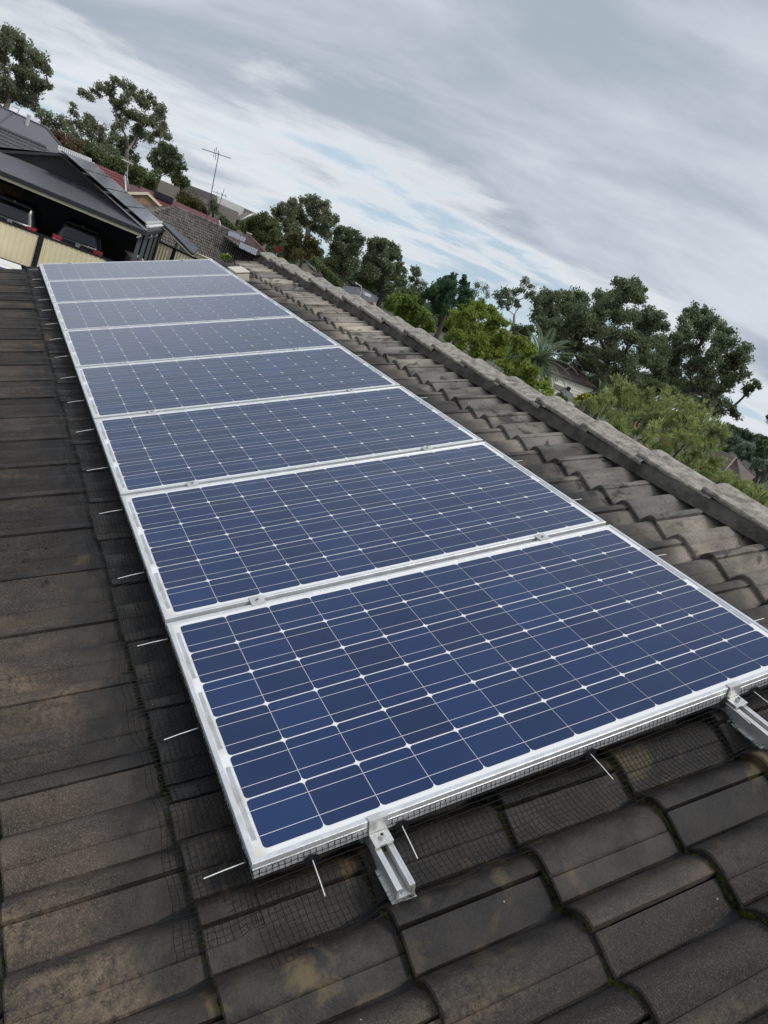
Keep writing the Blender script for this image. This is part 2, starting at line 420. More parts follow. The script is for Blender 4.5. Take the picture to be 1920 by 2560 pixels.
def ridge():
    rng = random.Random(5)
    for k in range(-6, 17):
        ua, ub = .90+.385*k-.385, .90+.385*k+.055
        if ua > 6.95: continue
        ub = min(ub, 7.08)
        mb = MB(); n = 15
        ws = np.linspace(-.128, .128, n)
        def sec(u, lift, k_=1.0, drop=0.):
            z = -(np.sqrt(ws**2+.022**2)-.022)*math.tan(R_(23))*k_
            return np.stack([np.full(n, u), RY+ws*k_+jy, RZ+z+lift-drop], 1)
        jy = rng.gauss(0, .005); jz = rng.gauss(0, .003)
        secs = [sec(ua, -.016+jz), sec(ua+.1, -.011+jz), sec(ub-.09, .004+jz), sec(ub-.045, .010+jz), sec(ub-.012, .012+jz), sec(ub-.002, .008+jz, .985), sec(ub, -.004+jz, .97), sec(ub+.001, -.020+jz, .96)]
        mb.grid(secs)
        # edge thickness on both sides
        for e in (0, n-1):
            top = [s[e] for s in secs[:6]]; sgn = -1 if e == 0 else 1
            l1 = [p+np.array([0, sgn*.002, -.008]) for p in top]; l2 = [p+np.array([0, -sgn*.004, -.020]) for p in top]
            mb.grid([top, l1, l2])
        o = mb.build('ridge_cap', RIDGE, None, True); o.data.set_sharp_from_angle(angle=R_(38)); hchild(o)
    # mortar bedding under the caps, pressed into the rolls
    for sgn in (1,):
        mb = MB(); us = np.arange(-2.55, 7.05, .02); rr = np.random.default_rng(3)
        rows = []
        nr = rr.normal(0, .0035, len(us)); nr = np.convolve(nr, np.ones(3)/3, 'same')
        for (w, z) in ((.128-.012, -.048-.016), (.128+.000, -.075), (.128+.012, -.125)):
            rows.append([(u, RY+w+nr[i], RZ+z) for i, u in enumerate(us)])
        mb.grid(rows)
        o = mb.build('mortar_bedding', MORTAR, None, True); hchild(o)
ridge()
def house_rest():
    # far slope of the roof
    mb = MB(); us = np.arange(-2.6, 7.06, .03); sl = []
    for y in np.linspace(0, 4.6, 15):
        for f in (0, 1):
            sl.append([(u, RY-.10-y*CA if f == 0 else RY-.10-(y+.327)*CA, RZ-.085-(y if f == 0 else y+.327)*SA + .02*f + .028*float(prof((u % .1515)/.1515))) for u in us])
    mb.grid(sl); o = mb.build('far_roof_slope', TILE, None, True); hchild(o)
    WALL = mat('brick_wall', (.22, .12, .08), .85, 0, .3, 20, .3, 40)
    ey = 2.42*CA; ez = -2.42*SA-.17
    mb = MB(); mb.box(-2.4, 6.7, -6.0, ey-.45, GZ, ez-.05); o = mb.build('wall', WALL); hchild(o)
    mb = MB(); mb.prism([(6.7, -6.0, ez-.05), (6.7, ey-.45, ez-.05), (6.7, ey-.45, ez+.10), (6.7, RY, RZ-.20), (6.7, -6.0, ez+.12)], (-.11, 0, 0)); o = mb.build('gable_wall', WALL); hchild(o)
    # barge boards and gutter
    CRM = mat('cream_paint', (.62, .55, .40), .5, 0, .06, 5)
    mb = MB(); mb.prism([(6.86, 2.4, -.15), (6.90, 2.4, -.15), (6.90, 2.4, -.30), (6.86, 2.4, -.30)], (0, -4.6, 0)); o = mb.build('barge_board', CRM); o.rotation_euler = (RX, 0, 0); hchild(o)
    mb = MB(); mb.box(-2.6, 7.0, ey+.02, ey+.14, ez-.06, ez+.03); o = mb.build('gutter', CRM); hchild(o)
house_rest()

def moss():
    """cushions and crumbs of moss packed along the laps"""
    rng = random.Random(8); mb = MB()
    def blob(u, y, n, r):
        pts = []; a, b_ = 5, 3
        P = [(u, y, n+r*.75)]
        for i in range(1, 3):
            for k in range(6):
                w = 2*math.pi*k/6+i; rr = r*(.62 if i == 1 else 1.0)*rng.uniform(.75, 1.25)
                P.append((u+rr*math.cos(w)*1.2, y+rr*math.sin(w)*.8, n+r*(.5 if i == 1 else -.15)))
        F = [(0, 1+k, 1+(k+1) % 6) for k in range(6)]+[(1+k, 7+k, 7+(k+1) % 6, 1+(k+1) % 6) for k in range(6)]
        mb.add(P, F)
    for c in range(-2, 6):
        y_lo = Y0-GAUGE*c; shift = .145 if c % 2 == 1 else -.0065
        u = -1.3
        while u < (1.2 if c < 4 else 4.2):
            t = ((u-shift+.021) % TW)/(TW/2)+.475
            n = NT-AMP+AMP*float(prof(np.array(t)))
            dens = 1.25 if (c >= 1 and u < 0) else .6
            if c >= 4: dens = .75
            valley = 1-float(prof(np.array(t)))
            if rng.random() < dens*(.40+.7*valley)*(1.4 if math.sin(u*7+c) > 0 else .6):
                blob(u, y_lo+rng.uniform(.001, .007), n-.009+rng.uniform(-.006, .003), rng.uniform(.0035, .0105))
            u += rng.uniform(.003, .010)
    o = mb.build('moss', MOSS, None, True); o.rotation_euler = (RX, 0, 0)
    tag(o, 'dark green moss packed along the laps between the tile courses', 'moss', kind='stuff')
moss()

# ------------------------------------------------------------------ solar panels
PP = .8350; PW = .8150; PL = 1.580; PT = .042
NAMES = ['nearest', 'second', 'third', 'fourth', 'fifth', 'sixth', 'seventh', 'farthest']
def make_panel():
    root = roof_empty('solar_panel')
    # frame: four mitred rails with a lip, the lower flange and the outer wall with a fine groove
    fw = .0115
    mb = MB()
    def ring(pr):                      # pr: (inset, height) loop of the section, swept round the rectangle
        loops = []
        for (i, h) in pr:
            loops.append([(i, -i, h), (PW-i, -i, h), (PW-i, -PL+i, h), (i, -PL+i, h)])
        n = len(loops)
        for a in range(n):
            A, B = loops[a], loops[(a+1) % n]
            for k in range(4):
                mb.quad(A[k], A[(k+1) % 4], B[(k+1) % 4], B[k])
    ring([(0, -.001), (.0012, 0), (fw-.001, 0), (fw, -.0012), (fw, -.006), (.002, -.007), (.002, -PT+.002), (.022, -PT+.002), (.022, -PT), (0, -PT), (0, -.0165), (.0010, -.0158), (.0010, -.0142), (0, -.0135)])
    mb.build('frame', FRAME, root)
    mb = MB(); e = fw-.001
    mb.add([(e, -e, -.0030), (e, -PL+e, -.0030), (PW-e, -PL+e, -.0030), (PW-e, -e, -.0030)], [(0, 1, 2, 3)])
    mb.add([(e, -e, -.0065), (PW-e, -e, -.0065), (PW-e, -PL+e, -.0065), (e, -PL+e, -.0065)], [(0, 1, 2, 3)])
    mb.build('backsheet', BACK, root)
    mu, mv = .1280, .1266; cs = .1250; ch = .0085
    u00 = (PW-6*mu)/2; v00 = (PL-12*mv)/2
    V = []; F = []; T = []; rng = random.Random(2)
    for i in range(6):
        for j in range(12):
            a = u00+i*mu+(mu-cs)/2+.0003; b_ = -(v00+j*mv+(mv-cs)/2); o = len(V); z = -.0023
            a1, b1 = a+cs-.0004, b_-cs
            V += [(a+ch, b_, z), (a1-ch, b_, z), (a1-ch*.3, b_-ch*.3, z), (a1, b_-ch, z), (a1, b1+ch, z), (a1-ch*.3, b1+ch*.3, z), (a1-ch, b1, z), (a+ch, b1, z), (a+ch*.3, b1+ch*.3, z), (a, b1+ch, z), (a, b_-ch, z), (a+ch*.3, b_-ch*.3, z)]
            F.append(tuple(range(o, o+12))[::-1]); t = min(1, max(0, rng.gauss(.5, .23))); T += [t]*12
    me = bpy.data.meshes.new('solar_cells'); me.from_pydata(V, [], F); me.update()
    at = me.attributes.new('tint', 'FLOAT', 'POINT'); at.data.foreach_set('value', np.array(T, np.float32))
    link('solar_cells', me, CELL, root)
    mb = MB()
    for i in range(6):
        for f in (.25, .75):
            x = u00+i*mu+mu*f; w = .00070
            mb.quad((x-w, -v00+.006, -.0018), (x-w, -PL+v00-.006, -.0018), (x+w, -PL+v00-.006, -.0018), (x+w, -v00+.006, -.0018))
    mb.build('busbars', BUSB, root)
    for side in (0, 1):
        mb = MB()
        for g in range(3 if side == 0 else 2):
            i0 = 2*g if side == 0 else 2*g+1
            x0, x1 = u00+i0*mu+mu*.22, u00+(i0+2)*mu-mu*.22
            for q in range(2):
                y0 = -v00+.0055+.0052*q
                y1 = y0+.0040
                if side: y0, y1 = -PL-y0, -PL-y1
                mb.quad(*[(x0, min(y0, y1), -.00205), (x1, min(y0, y1), -.00205), (x1, max(y0, y1), -.00205), (x0, max(y0, y1), -.00205)])
        mb.build('margin_ribbon', RIBB, root)
    return root
P0 = make_panel()
for i in range(8):
    p = P0 if i == 0 else copy_tree(P0)
    p.location = r2w((i*PP, 0, 0))
    tag(p, {0: 'blue solar panel nearest the camera, its near edge over bare tiles and open rail ends',
            1: 'second blue solar panel from the camera, just behind the nearest one',
            7: 'farthest blue solar panel, at the top end of the row below the cream fence'}.get(i, '%s blue solar panel in the row counted from the camera' % NAMES[i]), 'solar panel', 'blue solar panels in a row on the tiled roof')

# rails
def rail(y, u0, label):
    root = roof_empty('mounting_rail', (u0, y, 0))
    w, h0, h1, L = .020, -.0445, -.090, 6.78-u0
    mb = MB()
    mb.box(0, L, -w-.006, w+.006, h1, h1+.004)
    for s in (-1, 1):
        mb.box(0, L, min(s*w, s*(w-.005)), max(s*w, s*(w-.005)), h1+.0043, h0)
        mb.box(0, L, min(s*(w-.0053), s*.008), max(s*(w-.0053), s*.008), h0-.007, h0-.0003)
        mb.box(0, L, min(s*.0077, s*.0105), max(s*.0077, s*.0105), h0-.016, h0-.0073)
    mb.box(0, L, -w+.0053, w-.0053, h1+.016, h1+.019)
    mb.build('rail_profile', ALU, root)
    tag(root, label, 'rail', 'mounting rails under the solar panels'); return root
rail(-.262, -.132, 'short aluminium rail end poking out under the near edge, close to the front left corner')
rail(-1.285, -.42, 'aluminium rail end poking out under the near edge, at the right rim of the photo')
# clamps
def mid_clamp():
    root = roof_empty('mid_clamp'); mb = MB()
    mb.box(-.021, .021, -.021, .021, .0006, .0036); mb.box(-.0075, .0075, -.020, .020, -.030, .0004)
    mb.build('clamp_plate', ALU, root, bevel=.0006)
    b = MB(); b.tube([(0, 0, .0037), (0, 0, .0058)], .0068, 16, True); b.build('bolt', STEEL, root)
    d = MB(); d.tube([(0, 0, .0059), (0, 0, .0061)], .0034, 6, True); d.build('bolt_socket', DARK, root)
    return root
mc = mid_clamp(); first = True
ordn = ['nearest', 'second nearest', 'third nearest', 'fourth nearest', 'fifth nearest', 'sixth nearest', 'farthest']
for k in range(1, 8):
    for y, nm in ((-.262, 'lower left'), (-1.285, 'upper right')):
        c = mc if first else copy_tree(mc); first = False
        c.location = r2w((k*PP-(PP-PW)/2, y, 0))
        tag(c, 'small square clamp on the %s gap between panels, %s one of its pair' % (ordn[k-1], nm), 'clamp', 'square mid clamps between the panels')
def end_clamp():
    root = roof_empty('end_clamp'); mb = MB()
    mb.box(-.0045, .010, -.021, .021, .0006, .0040); mb.box(-.0045, -.0008, -.021, .021, -.034, .0004); mb.box(-.036, -.0047, -.021, .021, -.040, -.034)
    mb.build('clamp_body', ALU, root, bevel=.0006)
    b = MB(); b.tube([(-.021, 0, -.0335), (-.021, 0, -.0240)], .0068, 18); b.build('bolt', STEEL, root)
    d = MB(); d.tube([(-.021, 0, -.0239), (-.021, 0, -.0236)], .0036, 6); d.build('bolt_socket', DARK, root)
    return root
ec = end_clamp(); ec.location = r2w((0, -.262, 0)); tag(ec, 'stepped end clamp with bolt holding the near edge, by the front left corner', 'clamp', 'end clamps on the near edge')
e2 = copy_tree(ec); e2.location = r2w((0, -1.285, 0)); tag(e2, 'stepped end clamp with bolt on the near edge, at the right rim of the photo', 'clamp')
for y, nm in ((-.262, 'left'), (-1.285, 'right')):
    e = copy_tree(mc); e.location = r2w((7*PP+PW+.006, y, 0)); e.name = 'end_clamp'
    tag(e, 'dark far-end clamp on the top edge of the farthest panel, %s one' % nm, 'clamp', 'far end clamps')

# bird mesh
def surf(u, y):                        # what the mesh lies on
    return NT + .004
def bird_mesh():
    step = .0128; rng = np.random.default_rng(1)
    rc = .035                          # corner rounding
    # perimeter stations: position on the frame edge and outward direction
    st = []
    u = 6.66
    while u > 0: st.append((u, 0.0, 0., 1.)); u -= step
    while u > -.085: st.append((u, 0., 0., 1.)); u -= step    # runs on past the corner and lies on the tiles
    n1 = len(st); v = -.012
    while v < 1.60: st.append((0., -v, -1., 0.)); v += step
    st = np.array(st); n = len(st)
    s = np.arange(n)
    wig = .006*np.sin(s*.11)+.005*np.sin(s*.037+1)+.003*np.sin(s*.41)
    prof_ = [(-.001, -.019), (.0005, -.030), (.003, -.042), (.008, -.053), (.016, -.063), (.026, -.071), (.038, -.076)]
    d = .038
    while d < .136: d += step; prof_.append((d, -.078))
    P = np.zeros((n, len(prof_), 3))
    for j, (d, h) in enumerate(prof_):
        amt = max(0, (d-.005)/.15)
        dd = d + .0012 + wig*amt*1.6
        # mesh on the tiles sags a little into the rolls
        uu = st[:, 0]+st[:, 2]*dd; yy = st[:, 1]+st[:, 3]*dd
        sag = np.where(d > .02, .010*(prof((uu+.09)/.1515)-.7), 0)
        P[:, j, 0] = uu; P[:, j, 1] = yy; P[:, j, 2] = h+sag+(.004*np.sin(s*.23+j*.5) if d > .03 else 0)
    over = np.clip((-.002-P[:n1, :, 0])/.03, 0, 1)
    P[:n1, :, 2] = P[:n1, :, 2]*(1-over)+np.minimum(P[:n1, :, 2], -.0745)*over
    P += rng.normal(0, .0006, P.shape)
    def wires(P, r, axis):
        A = P[:-1] if axis == 0 else P[:, :-1]; B = P[1:] if axis == 0 else P[:, 1:]
        A = A.reshape(-1, 3); B = B.reshape(-1, 3); t = B-A; t /= np.linalg.norm(t, axis=1)[:, None]+1e-9
        a = np.cross(t, [0, 0, 1.0]); na = np.linalg.norm(a, axis=1)[:, None]; a = np.where(na > .05, a/(na+1e-9), np.cross(t, [1., 0, 0])); a /= np.linalg.norm(a, axis=1)[:, None]
        c = np.cross(a, t); out = []
        dirs = [a*math.cos(w)+c*math.sin(w) for w in (math.pi/2, math.pi/2+2.094, math.pi/2+4.188)]
        for k in range(3):
            d0, d1 = dirs[k]*r, dirs[(k+1) % 3]*r
            out.append(np.stack([A+d0, A+d1, B+d1, B+d0], 1))
        return np.concatenate(out)
    Q = np.concatenate([wires(p_, .00070, ax) for p_ in (P[:n1], P[n1:]) for ax in (0, 1)])
    o = link('bird_mesh', quads_mesh('bird_mesh', Q), MESHW); o.rotation_euler = (RX, 0, 0)
    tag(o, 'black square wire mesh skirt hanging from the panel frames down onto the tiles', 'wire mesh')
bird_mesh()
# clip rods
def clip_rod():
    root = roof_empty('mesh_clip_rod'); mb = MB()
    mb.tube([(0, 0, 0), (0, .045, -.0004), (0, .082, -.0025)], .00115, 8); mb.build('rod', RODW, root)
    w = MB(); w.disc((0, .002, 0), (0, 1, 0), .011, .0015, 20); w.build('washer', BLACKP, root)
    return root
cr = clip_rod(); fr = True
def place_rod(p, rz, label, group, big=False):
    global fr
    c = cr if fr else copy_tree(cr); fr = False
    c.rotation_euler = (Matrix.Rotation(RX, 3, 'X') @ Matrix.Rotation(rz, 3, 'Z')).to_euler(); c.location = r2w(p)
    tag(c, label, 'clip rod', group)
    if big:
        for ch in c.children:
            if ch.name.startswith('washer'): ch.scale = (1.5, 1, 1.5)
ORD = ['first', 'second', 'third', 'fourth', 'fifth', 'sixth', 'seventh', 'eighth', 'ninth', 'tenth', 'eleventh', 'twelfth', 'thirteenth', 'fourteenth', 'fifteenth', 'sixteenth', 'seventeenth']
rr = random.Random(3)
for i, u in enumerate([.033, .421, .785, 1.15, 1.602, 1.995, 2.44, 2.85, 3.255, 3.673, 4.085, 4.487, 4.905, 5.264, 5.74, 6.09, 6.57]):
    place_rod((u, .004, -.031), rr.gauss(0, .04), '%s white clip rod from the near corner along the left edge of the panels' % ORD[i], 'white clip rods along the left edge')
for i, y in enumerate([-.119, -.317, -.816, -1.262, -1.369]):
    place_rod((-.003, y, -.044), math.pi/2+rr.gauss(0, .04), '%s white clip rod from the left along the near edge, with black washer' % ORD[i], 'white clip rods along the near edge', True)
for i, u in enumerate([.21, .62, 1.07, 1.47, 2.35, 3.2, 4.1, 4.9]):
    place_rod((u, -1.584, -.031), math.pi+rr.gauss(0, .05), '%s short white clip rod from the camera beyond the right edge of the panels' % ORD[i], 'white clip rods along the right edge')

# cream junction box by the far right end of the row
def iso():
    root = roof_empty('isolator_box', (5.88, -1.60, 0)); m = mat('cream_plastic', (.66, .60, .47), .5, 0, .05, 8)
    mb = MB(); mb.box(.10, .37, -.16, -.035, -.10, -.022); mb.build('box_body', m, root, bevel=.012)
    mb = MB(); mb.box(.092, .378, -.168, -.027, -.0215, -.006); mb.build('cover', m, root, bevel=.008)
    tag(root, 'cream plastic box on the tiles beside the far right end of the panel row', 'junction box')
iso()
# litter on the tiles at the left
def litter():
    m = mat('dead_leaf', (.020, .015, .012), .7, 0, .4, 60); wm = mat('dropping_white', (.72, .71, .68), .7, 0, .1, 60)
    rng = random.Random(6)
    spots = [(70, 1382), (72, 1406), (118, 1378), (20, 1374), (60, 1368), (118, 1462), (120, 1466), (145, 1352), (3, 1395), (300, 1590)]
    from_n = NT-.012
    for i, (px, py) in enumerate(spots):
        d = ray(px, py) @ ROT       # to roof coordinates
        t = (from_n-CAM_C[2])/d[2]; p = CAM_C+d*t; mb = MB(); L = rng.uniform(.006, .016); a = rng.uniform(0, 3)
        for q in range(3):
            x, y = rng.gauss(0, .005), rng.gauss(0, .005); w = L*rng.uniform(.15, .3)
            c, s = math.cos(a+q), math.sin(a+q)
            mb.add([(x-c*L*.5, y-s*L*.5, .014), (x-s*w, y+c*w, .017), (x+c*L*.5, y+s*L*.5, .0145), (x+s*w, y-c*w, .0165), (x, y, .020), (x, y, .012)], [(0, 3, 4), (3, 2, 4), (2, 1, 4), (1, 0, 4), (3, 0, 5), (2, 3, 5), (1, 2, 5), (0, 1, 5)])
        o = mb.build('leaf_litter', wm if i in (8,) else m); o.location = r2w(p); o.rotation_euler = (RX, 0, 0)
        tag(o, 'tiny dark scraps of dry leaf lying on the dark tiles left of the panels', 'leaf litter', 'scraps of litter on the tiles')
litter()

# ------------------------------------------------------------------ the neighbour's carport, set a little askew to our roof
PSI = R_(-16.5)
CO = np.array([31.0, -5.47, 0.0])
ca_, cb_ = np.array([math.cos(PSI), math.sin(PSI), 0]), np.array([-math.sin(PSI), math.cos(PSI), 0])
def cp(a, b, z): return CO + ca_*a + cb_*b + np.array([0, 0, z])      # depth from the gutter, leftwards from the right corner
CHAR = mat('charcoal_steel', (.042, .044, .050), .45, 0, .10, 2, 0, 60, .5)
CHARL = mat('slate_steel_roof', (.118, .121, .132), .42, 0, .08, 1.5, 0, 60, .5)
BLK = mat('near_black_paint', (.012, .013, .016), .4, 0, .1, 4)
CREAM = mat('cream_steel', (.78, .70, .50), .5, 0, .06, 3)
CREAMF = mat('cream_fence_sheet', (.80, .69, .46), .5, 0, .06, 2)
GREYP = mat('grey_steel_wall', (.095, .10, .11), .5, 0, .1, 3)
WHITEP = mat('white_paint', (.78, .78, .76), .45, 0, .05, 6)
DULLW = mat('dull_white_metal', (.55, .55, .54), .5, .2, .1, 6)
BPAN = mat('black_module_glass', (.030, .032, .037), .3, 0, .06, 1); glassy(BPAN.node_tree.nodes['Principled BSDF'], 1.33, .2)
def sheet(P00, P10, P11, P01, n, amp, sub=4, nv=2, shape='corr'):
    """a corrugated or ribbed sheet, ribs running from the 0- side to the 1- side"""
    P00, P10, P11, P01 = [np.array(p, float) for p in (P00, P10, P11, P01)]
    nrm = np.cross(P10-P00, P01-P00); nrm /= np.linalg.norm(nrm)
    m = n*sub+1; G = np.zeros((nv, m, 3))
    for i in range(m):
        t = i/(m-1); ph = (i % sub)/sub
        h = amp*math.cos(2*math.pi*ph) if shape == 'corr' else (amp if ph < .25 else 0)
        for j in range(nv):
            q = j/(nv-1); G[j, i] = (P00*(1-t)+P10*t)*(1-q)+(P01*(1-t)+P11*t)*q+nrm*h
    return G
def carport():
    root = empty('carport', cp(3, 4, GZ)); back = Vector(tuple(-np.array(root.location)))
    tag(root, 'dark steel carport with hipped corrugated roof, black gable and cream fascia, sheltering two black cars', 'carport')
    def B(mb, name, m, smooth=False, par=None):
        o = mb.build(name, m, par or root, smooth)
        o.location = back if par is None else (0, 0, 0); return o
    ez = -.80; ap = cp(1.6, 3.87, .60); BW = 8.2; D = 9.0
    gz = -.22; g0, g1 = 1.74, 6.0
    # hipped skirt of corrugated steel between the gutter and the gable
    mb = MB(); mb.grid(sheet(cp(-.02, BW, ez), cp(-.02, 0, ez), cp(1.62, 1.74, gz), cp(1.62, 6.3, gz), 84, .02)); B(mb, 'skirt_roof', CHARL, True)
    # gable wall: vertical ribs
    mb = MB(); n = 46; top = []; bot = []
    for i in range(n*4+1):
        b = g0+(g1-g0)*i/(n*4); z = gz+(.60-.04-gz)*(1-abs(b-3.87)/((g1-g0)/2)); h = .012 if (i % 4) < 2 else 0
        top.append(cp(1.66-h, b, max(z, gz))); bot.append(cp(1.66-h, b, gz-.02))
    mb.grid([bot, top]); B(mb, 'gable_wall', BLK)
    # barge boards
    for (b0, z0, b1, z1) in ((3.87, .62, 1.55, -.27), (3.87, .62, 6.3, -.30)):
        mb = MB(); mb.hexa([cp(1.50, b0, z0-.11), cp(1.66, b0, z0-.11), cp(1.66, b1, z1-.11), cp(1.50, b1, z1-.11)], [cp(1.50, b0, z0), cp(1.66, b0, z0), cp(1.66, b1, z1), cp(1.50, b1, z1)])
        B(mb, 'barge_board', CHAR)
    # right and left planes of the main roof
    mb = MB(); mb.grid(sheet(cp(1.5, 3.87, .63), cp(D, 3.87, .63), cp(D, -.05, ez+.02), cp(-.02, -.05, ez+.02), 90, .009)); B(mb, 'right_roof', CHARL, True)
    mb = MB(); mb.grid(sheet(cp(D, 3.87, .63), cp(1.5, 3.87, .63), cp(1.5, BW, ez+.02), cp(D, BW, ez+.02), 90, .009)); B(mb, 'left_roof', CHARL, True)
    mb = MB(); mb.hexa([cp(1.48, 3.75, .62), cp(D, 3.75, .62), cp(D, 3.99, .62), cp(1.48, 3.99, .62)], [cp(1.48, 3.85, .67), cp(D, 3.85, .67), cp(D, 3.89, .67), cp(1.48, 3.89, .67)]); B(mb, 'ridge_capping', CHARL)
    # gutter above a cream fascia
    mb = MB(); mb.hexa([cp(-.14, BW, ez-.16), cp(-.02, BW, ez-.16), cp(-.02, -.12, ez-.16), cp(-.14, -.12, ez-.16)], [cp(-.16, BW, ez+.0), cp(-.02, BW, ez+.0), cp(-.02, -.12, ez+.0), cp(-.16, -.12, ez+.0)])
    mb.hexa([cp(-.16, -.12, ez-.16), cp(D, -.12, ez-.16), cp(D, -.02, ez-.16), cp(-.16, -.02, ez-.16)], [cp(-.16, -.14, ez), cp(D, -.14, ez), cp(D, -.02, ez), cp(-.16, -.02, ez)])
    B(mb, 'gutter', CHAR)
    mb = MB(); mb.hexa([cp(-.06, BW, ez-.27), cp(.02, BW, ez-.27), cp(.02, .06, ez-.27), cp(-.06, .06, ez-.27)], [cp(-.06, BW, ez-.163), cp(.02, BW, ez-.163), cp(.02, .06, ez-.163), cp(-.06, .06, ez-.163)]); B(mb, 'fascia', CREAM)
    # ceiling, back wall, left side; near-black paints in the shade of the interior
    mb = MB(); mb.hexa([cp(.03, BW-.1, ez-.22), cp(D, BW-.1, ez-.22), cp(D, .08, ez-.22), cp(.03, .08, ez-.22)], [cp(.03, BW-.1, ez-.18), cp(D, BW-.1, ez-.18), cp(D, .08, ez-.18), cp(.03, .08, ez-.18)]); B(mb, 'ceiling', BLK)
    mb = MB(); mb.hexa([cp(D-.1, BW, -3.5), cp(D, BW, -3.5), cp(D, 0, -3.5), cp(D-.1, 0, -3.5)], [cp(D-.1, BW, ez-.22), cp(D, BW, ez-.22), cp(D, 0, ez-.22), cp(D-.1, 0, ez-.22)])
    mb.hexa([cp(.2, BW-.1, -3.5), cp(D-.1, BW-.1, -3.5), cp(D-.1, BW, -3.5), cp(.2, BW, -3.5)], [cp(.2, BW-.1, ez-.22), cp(D-.1, BW-.1, ez-.22), cp(D-.1, BW, ez-.22), cp(.2, BW, ez-.22)])
    B(mb, 'back_wall', BLK)
    # right side: posts with sheet infill between
    for a in (.02, 2.3, 4.6, 6.9):
        mb = MB(); mb.hexa([cp(a, .0, -3.5), cp(a+.16, .0, -3.5), cp(a+.16, .14, -3.5), cp(a, .14, -3.5)], [cp(a, .0, ez-.165), cp(a+.16, .0, ez-.165), cp(a+.16, .14, ez-.165), cp(a, .14, ez-.165)]); B(mb, 'post', GREYP)
    for a in (.9, 3.2, 5.4):
        mb = MB(); mb.grid(sheet(cp(a, .02, -3.5), cp(a+1.5, .02, -3.5), cp(a+1.5, .02, ez-.166), cp(a, .02, ez-.166), 8, .02, 4, 2, 'rib')); B(mb, 'side_screen', GREYP)
    mb = MB(); mb.hexa([cp(-.3, BW, GZ), cp(D, BW, GZ), cp(D, -.1, GZ), cp(-.3, -.1, GZ)], [cp(-.3, BW, -3.5), cp(D, BW, -3.5), cp(D, -.1, -3.5), cp(-.3, -.1, -3.5)]); B(mb, 'slab', mat('carport_slab', (.16, .155, .15), .8, 0, .2, 1))
    # downpipe brackets at the corner
    mb = MB()
    for a, b in ((-.10, .10), (2.3, -.08), (4.6, -.08)):
        mb.tube([cp(a, b, ez-.17), cp(a, b-.05, ez-.26), cp(a, b+.08, ez-.36)], .03, 6)
    B(mb, 'gutter_bracket', DULLW)
    # modules on the right plane: 4 rows up the slope, 4 along the ridge
    sl = (.63-(ez+.02))/3.92; first = None
    def ppt(a, b, h=0): return cp(a, b, (ez+.02)+sl*(b+.05)+.17+h)
    for r in range(4):
        for k in range(4):
            b1 = .05+r*.935; b2 = b1+.885; a1 = 1.05+k*1.72 if r > 1 else .55+k*1.72; a1 = .85+k*1.72; a2 = a1+1.67
            mb = MB(); mb.hexa([ppt(a1, b1, -.035), ppt(a2, b1, -.035), ppt(a2, b2, -.035), ppt(a1, b2, -.035)], [ppt(a1, b1), ppt(a2, b1), ppt(a2, b2), ppt(a1, b2)])
            o = mb.build('black_solar_panel', BPAN); c0 = ppt(a1, b1, -.035)
            o.data.transform(Matrix.Translation(Vector(tuple(-c0)))); o.location = tuple(c0)
            tag(o, 'black panel on the carport roof, %s row above its eave, %s back from the gable' % (ORD[r], ORD[k]), 'solar panel', 'black solar panels on the carport roof')
    # pale rail ends below and above the modules
    for b, nm in ((.02, 'lower'), (3.80, 'upper')):
        mb = MB()
        for k in range(18):
            a = .9+k*.40
            p = ppt(a, b, -.06); mb.tube([p-cb_*.13, p+cb_*.05, p+cb_*.08+np.array([0, 0, .16])], .04, 5)
        p0, p1 = ppt(.85, b, -.12), ppt(7.7, b, -.12); mb.tube([p0, p1], .02, 5)
        tag(mb.build('panel_rail', WHITEP), 'pale metal rail with brackets along the %s edge of the black panels on the carport' % nm, 'rail')
carport()

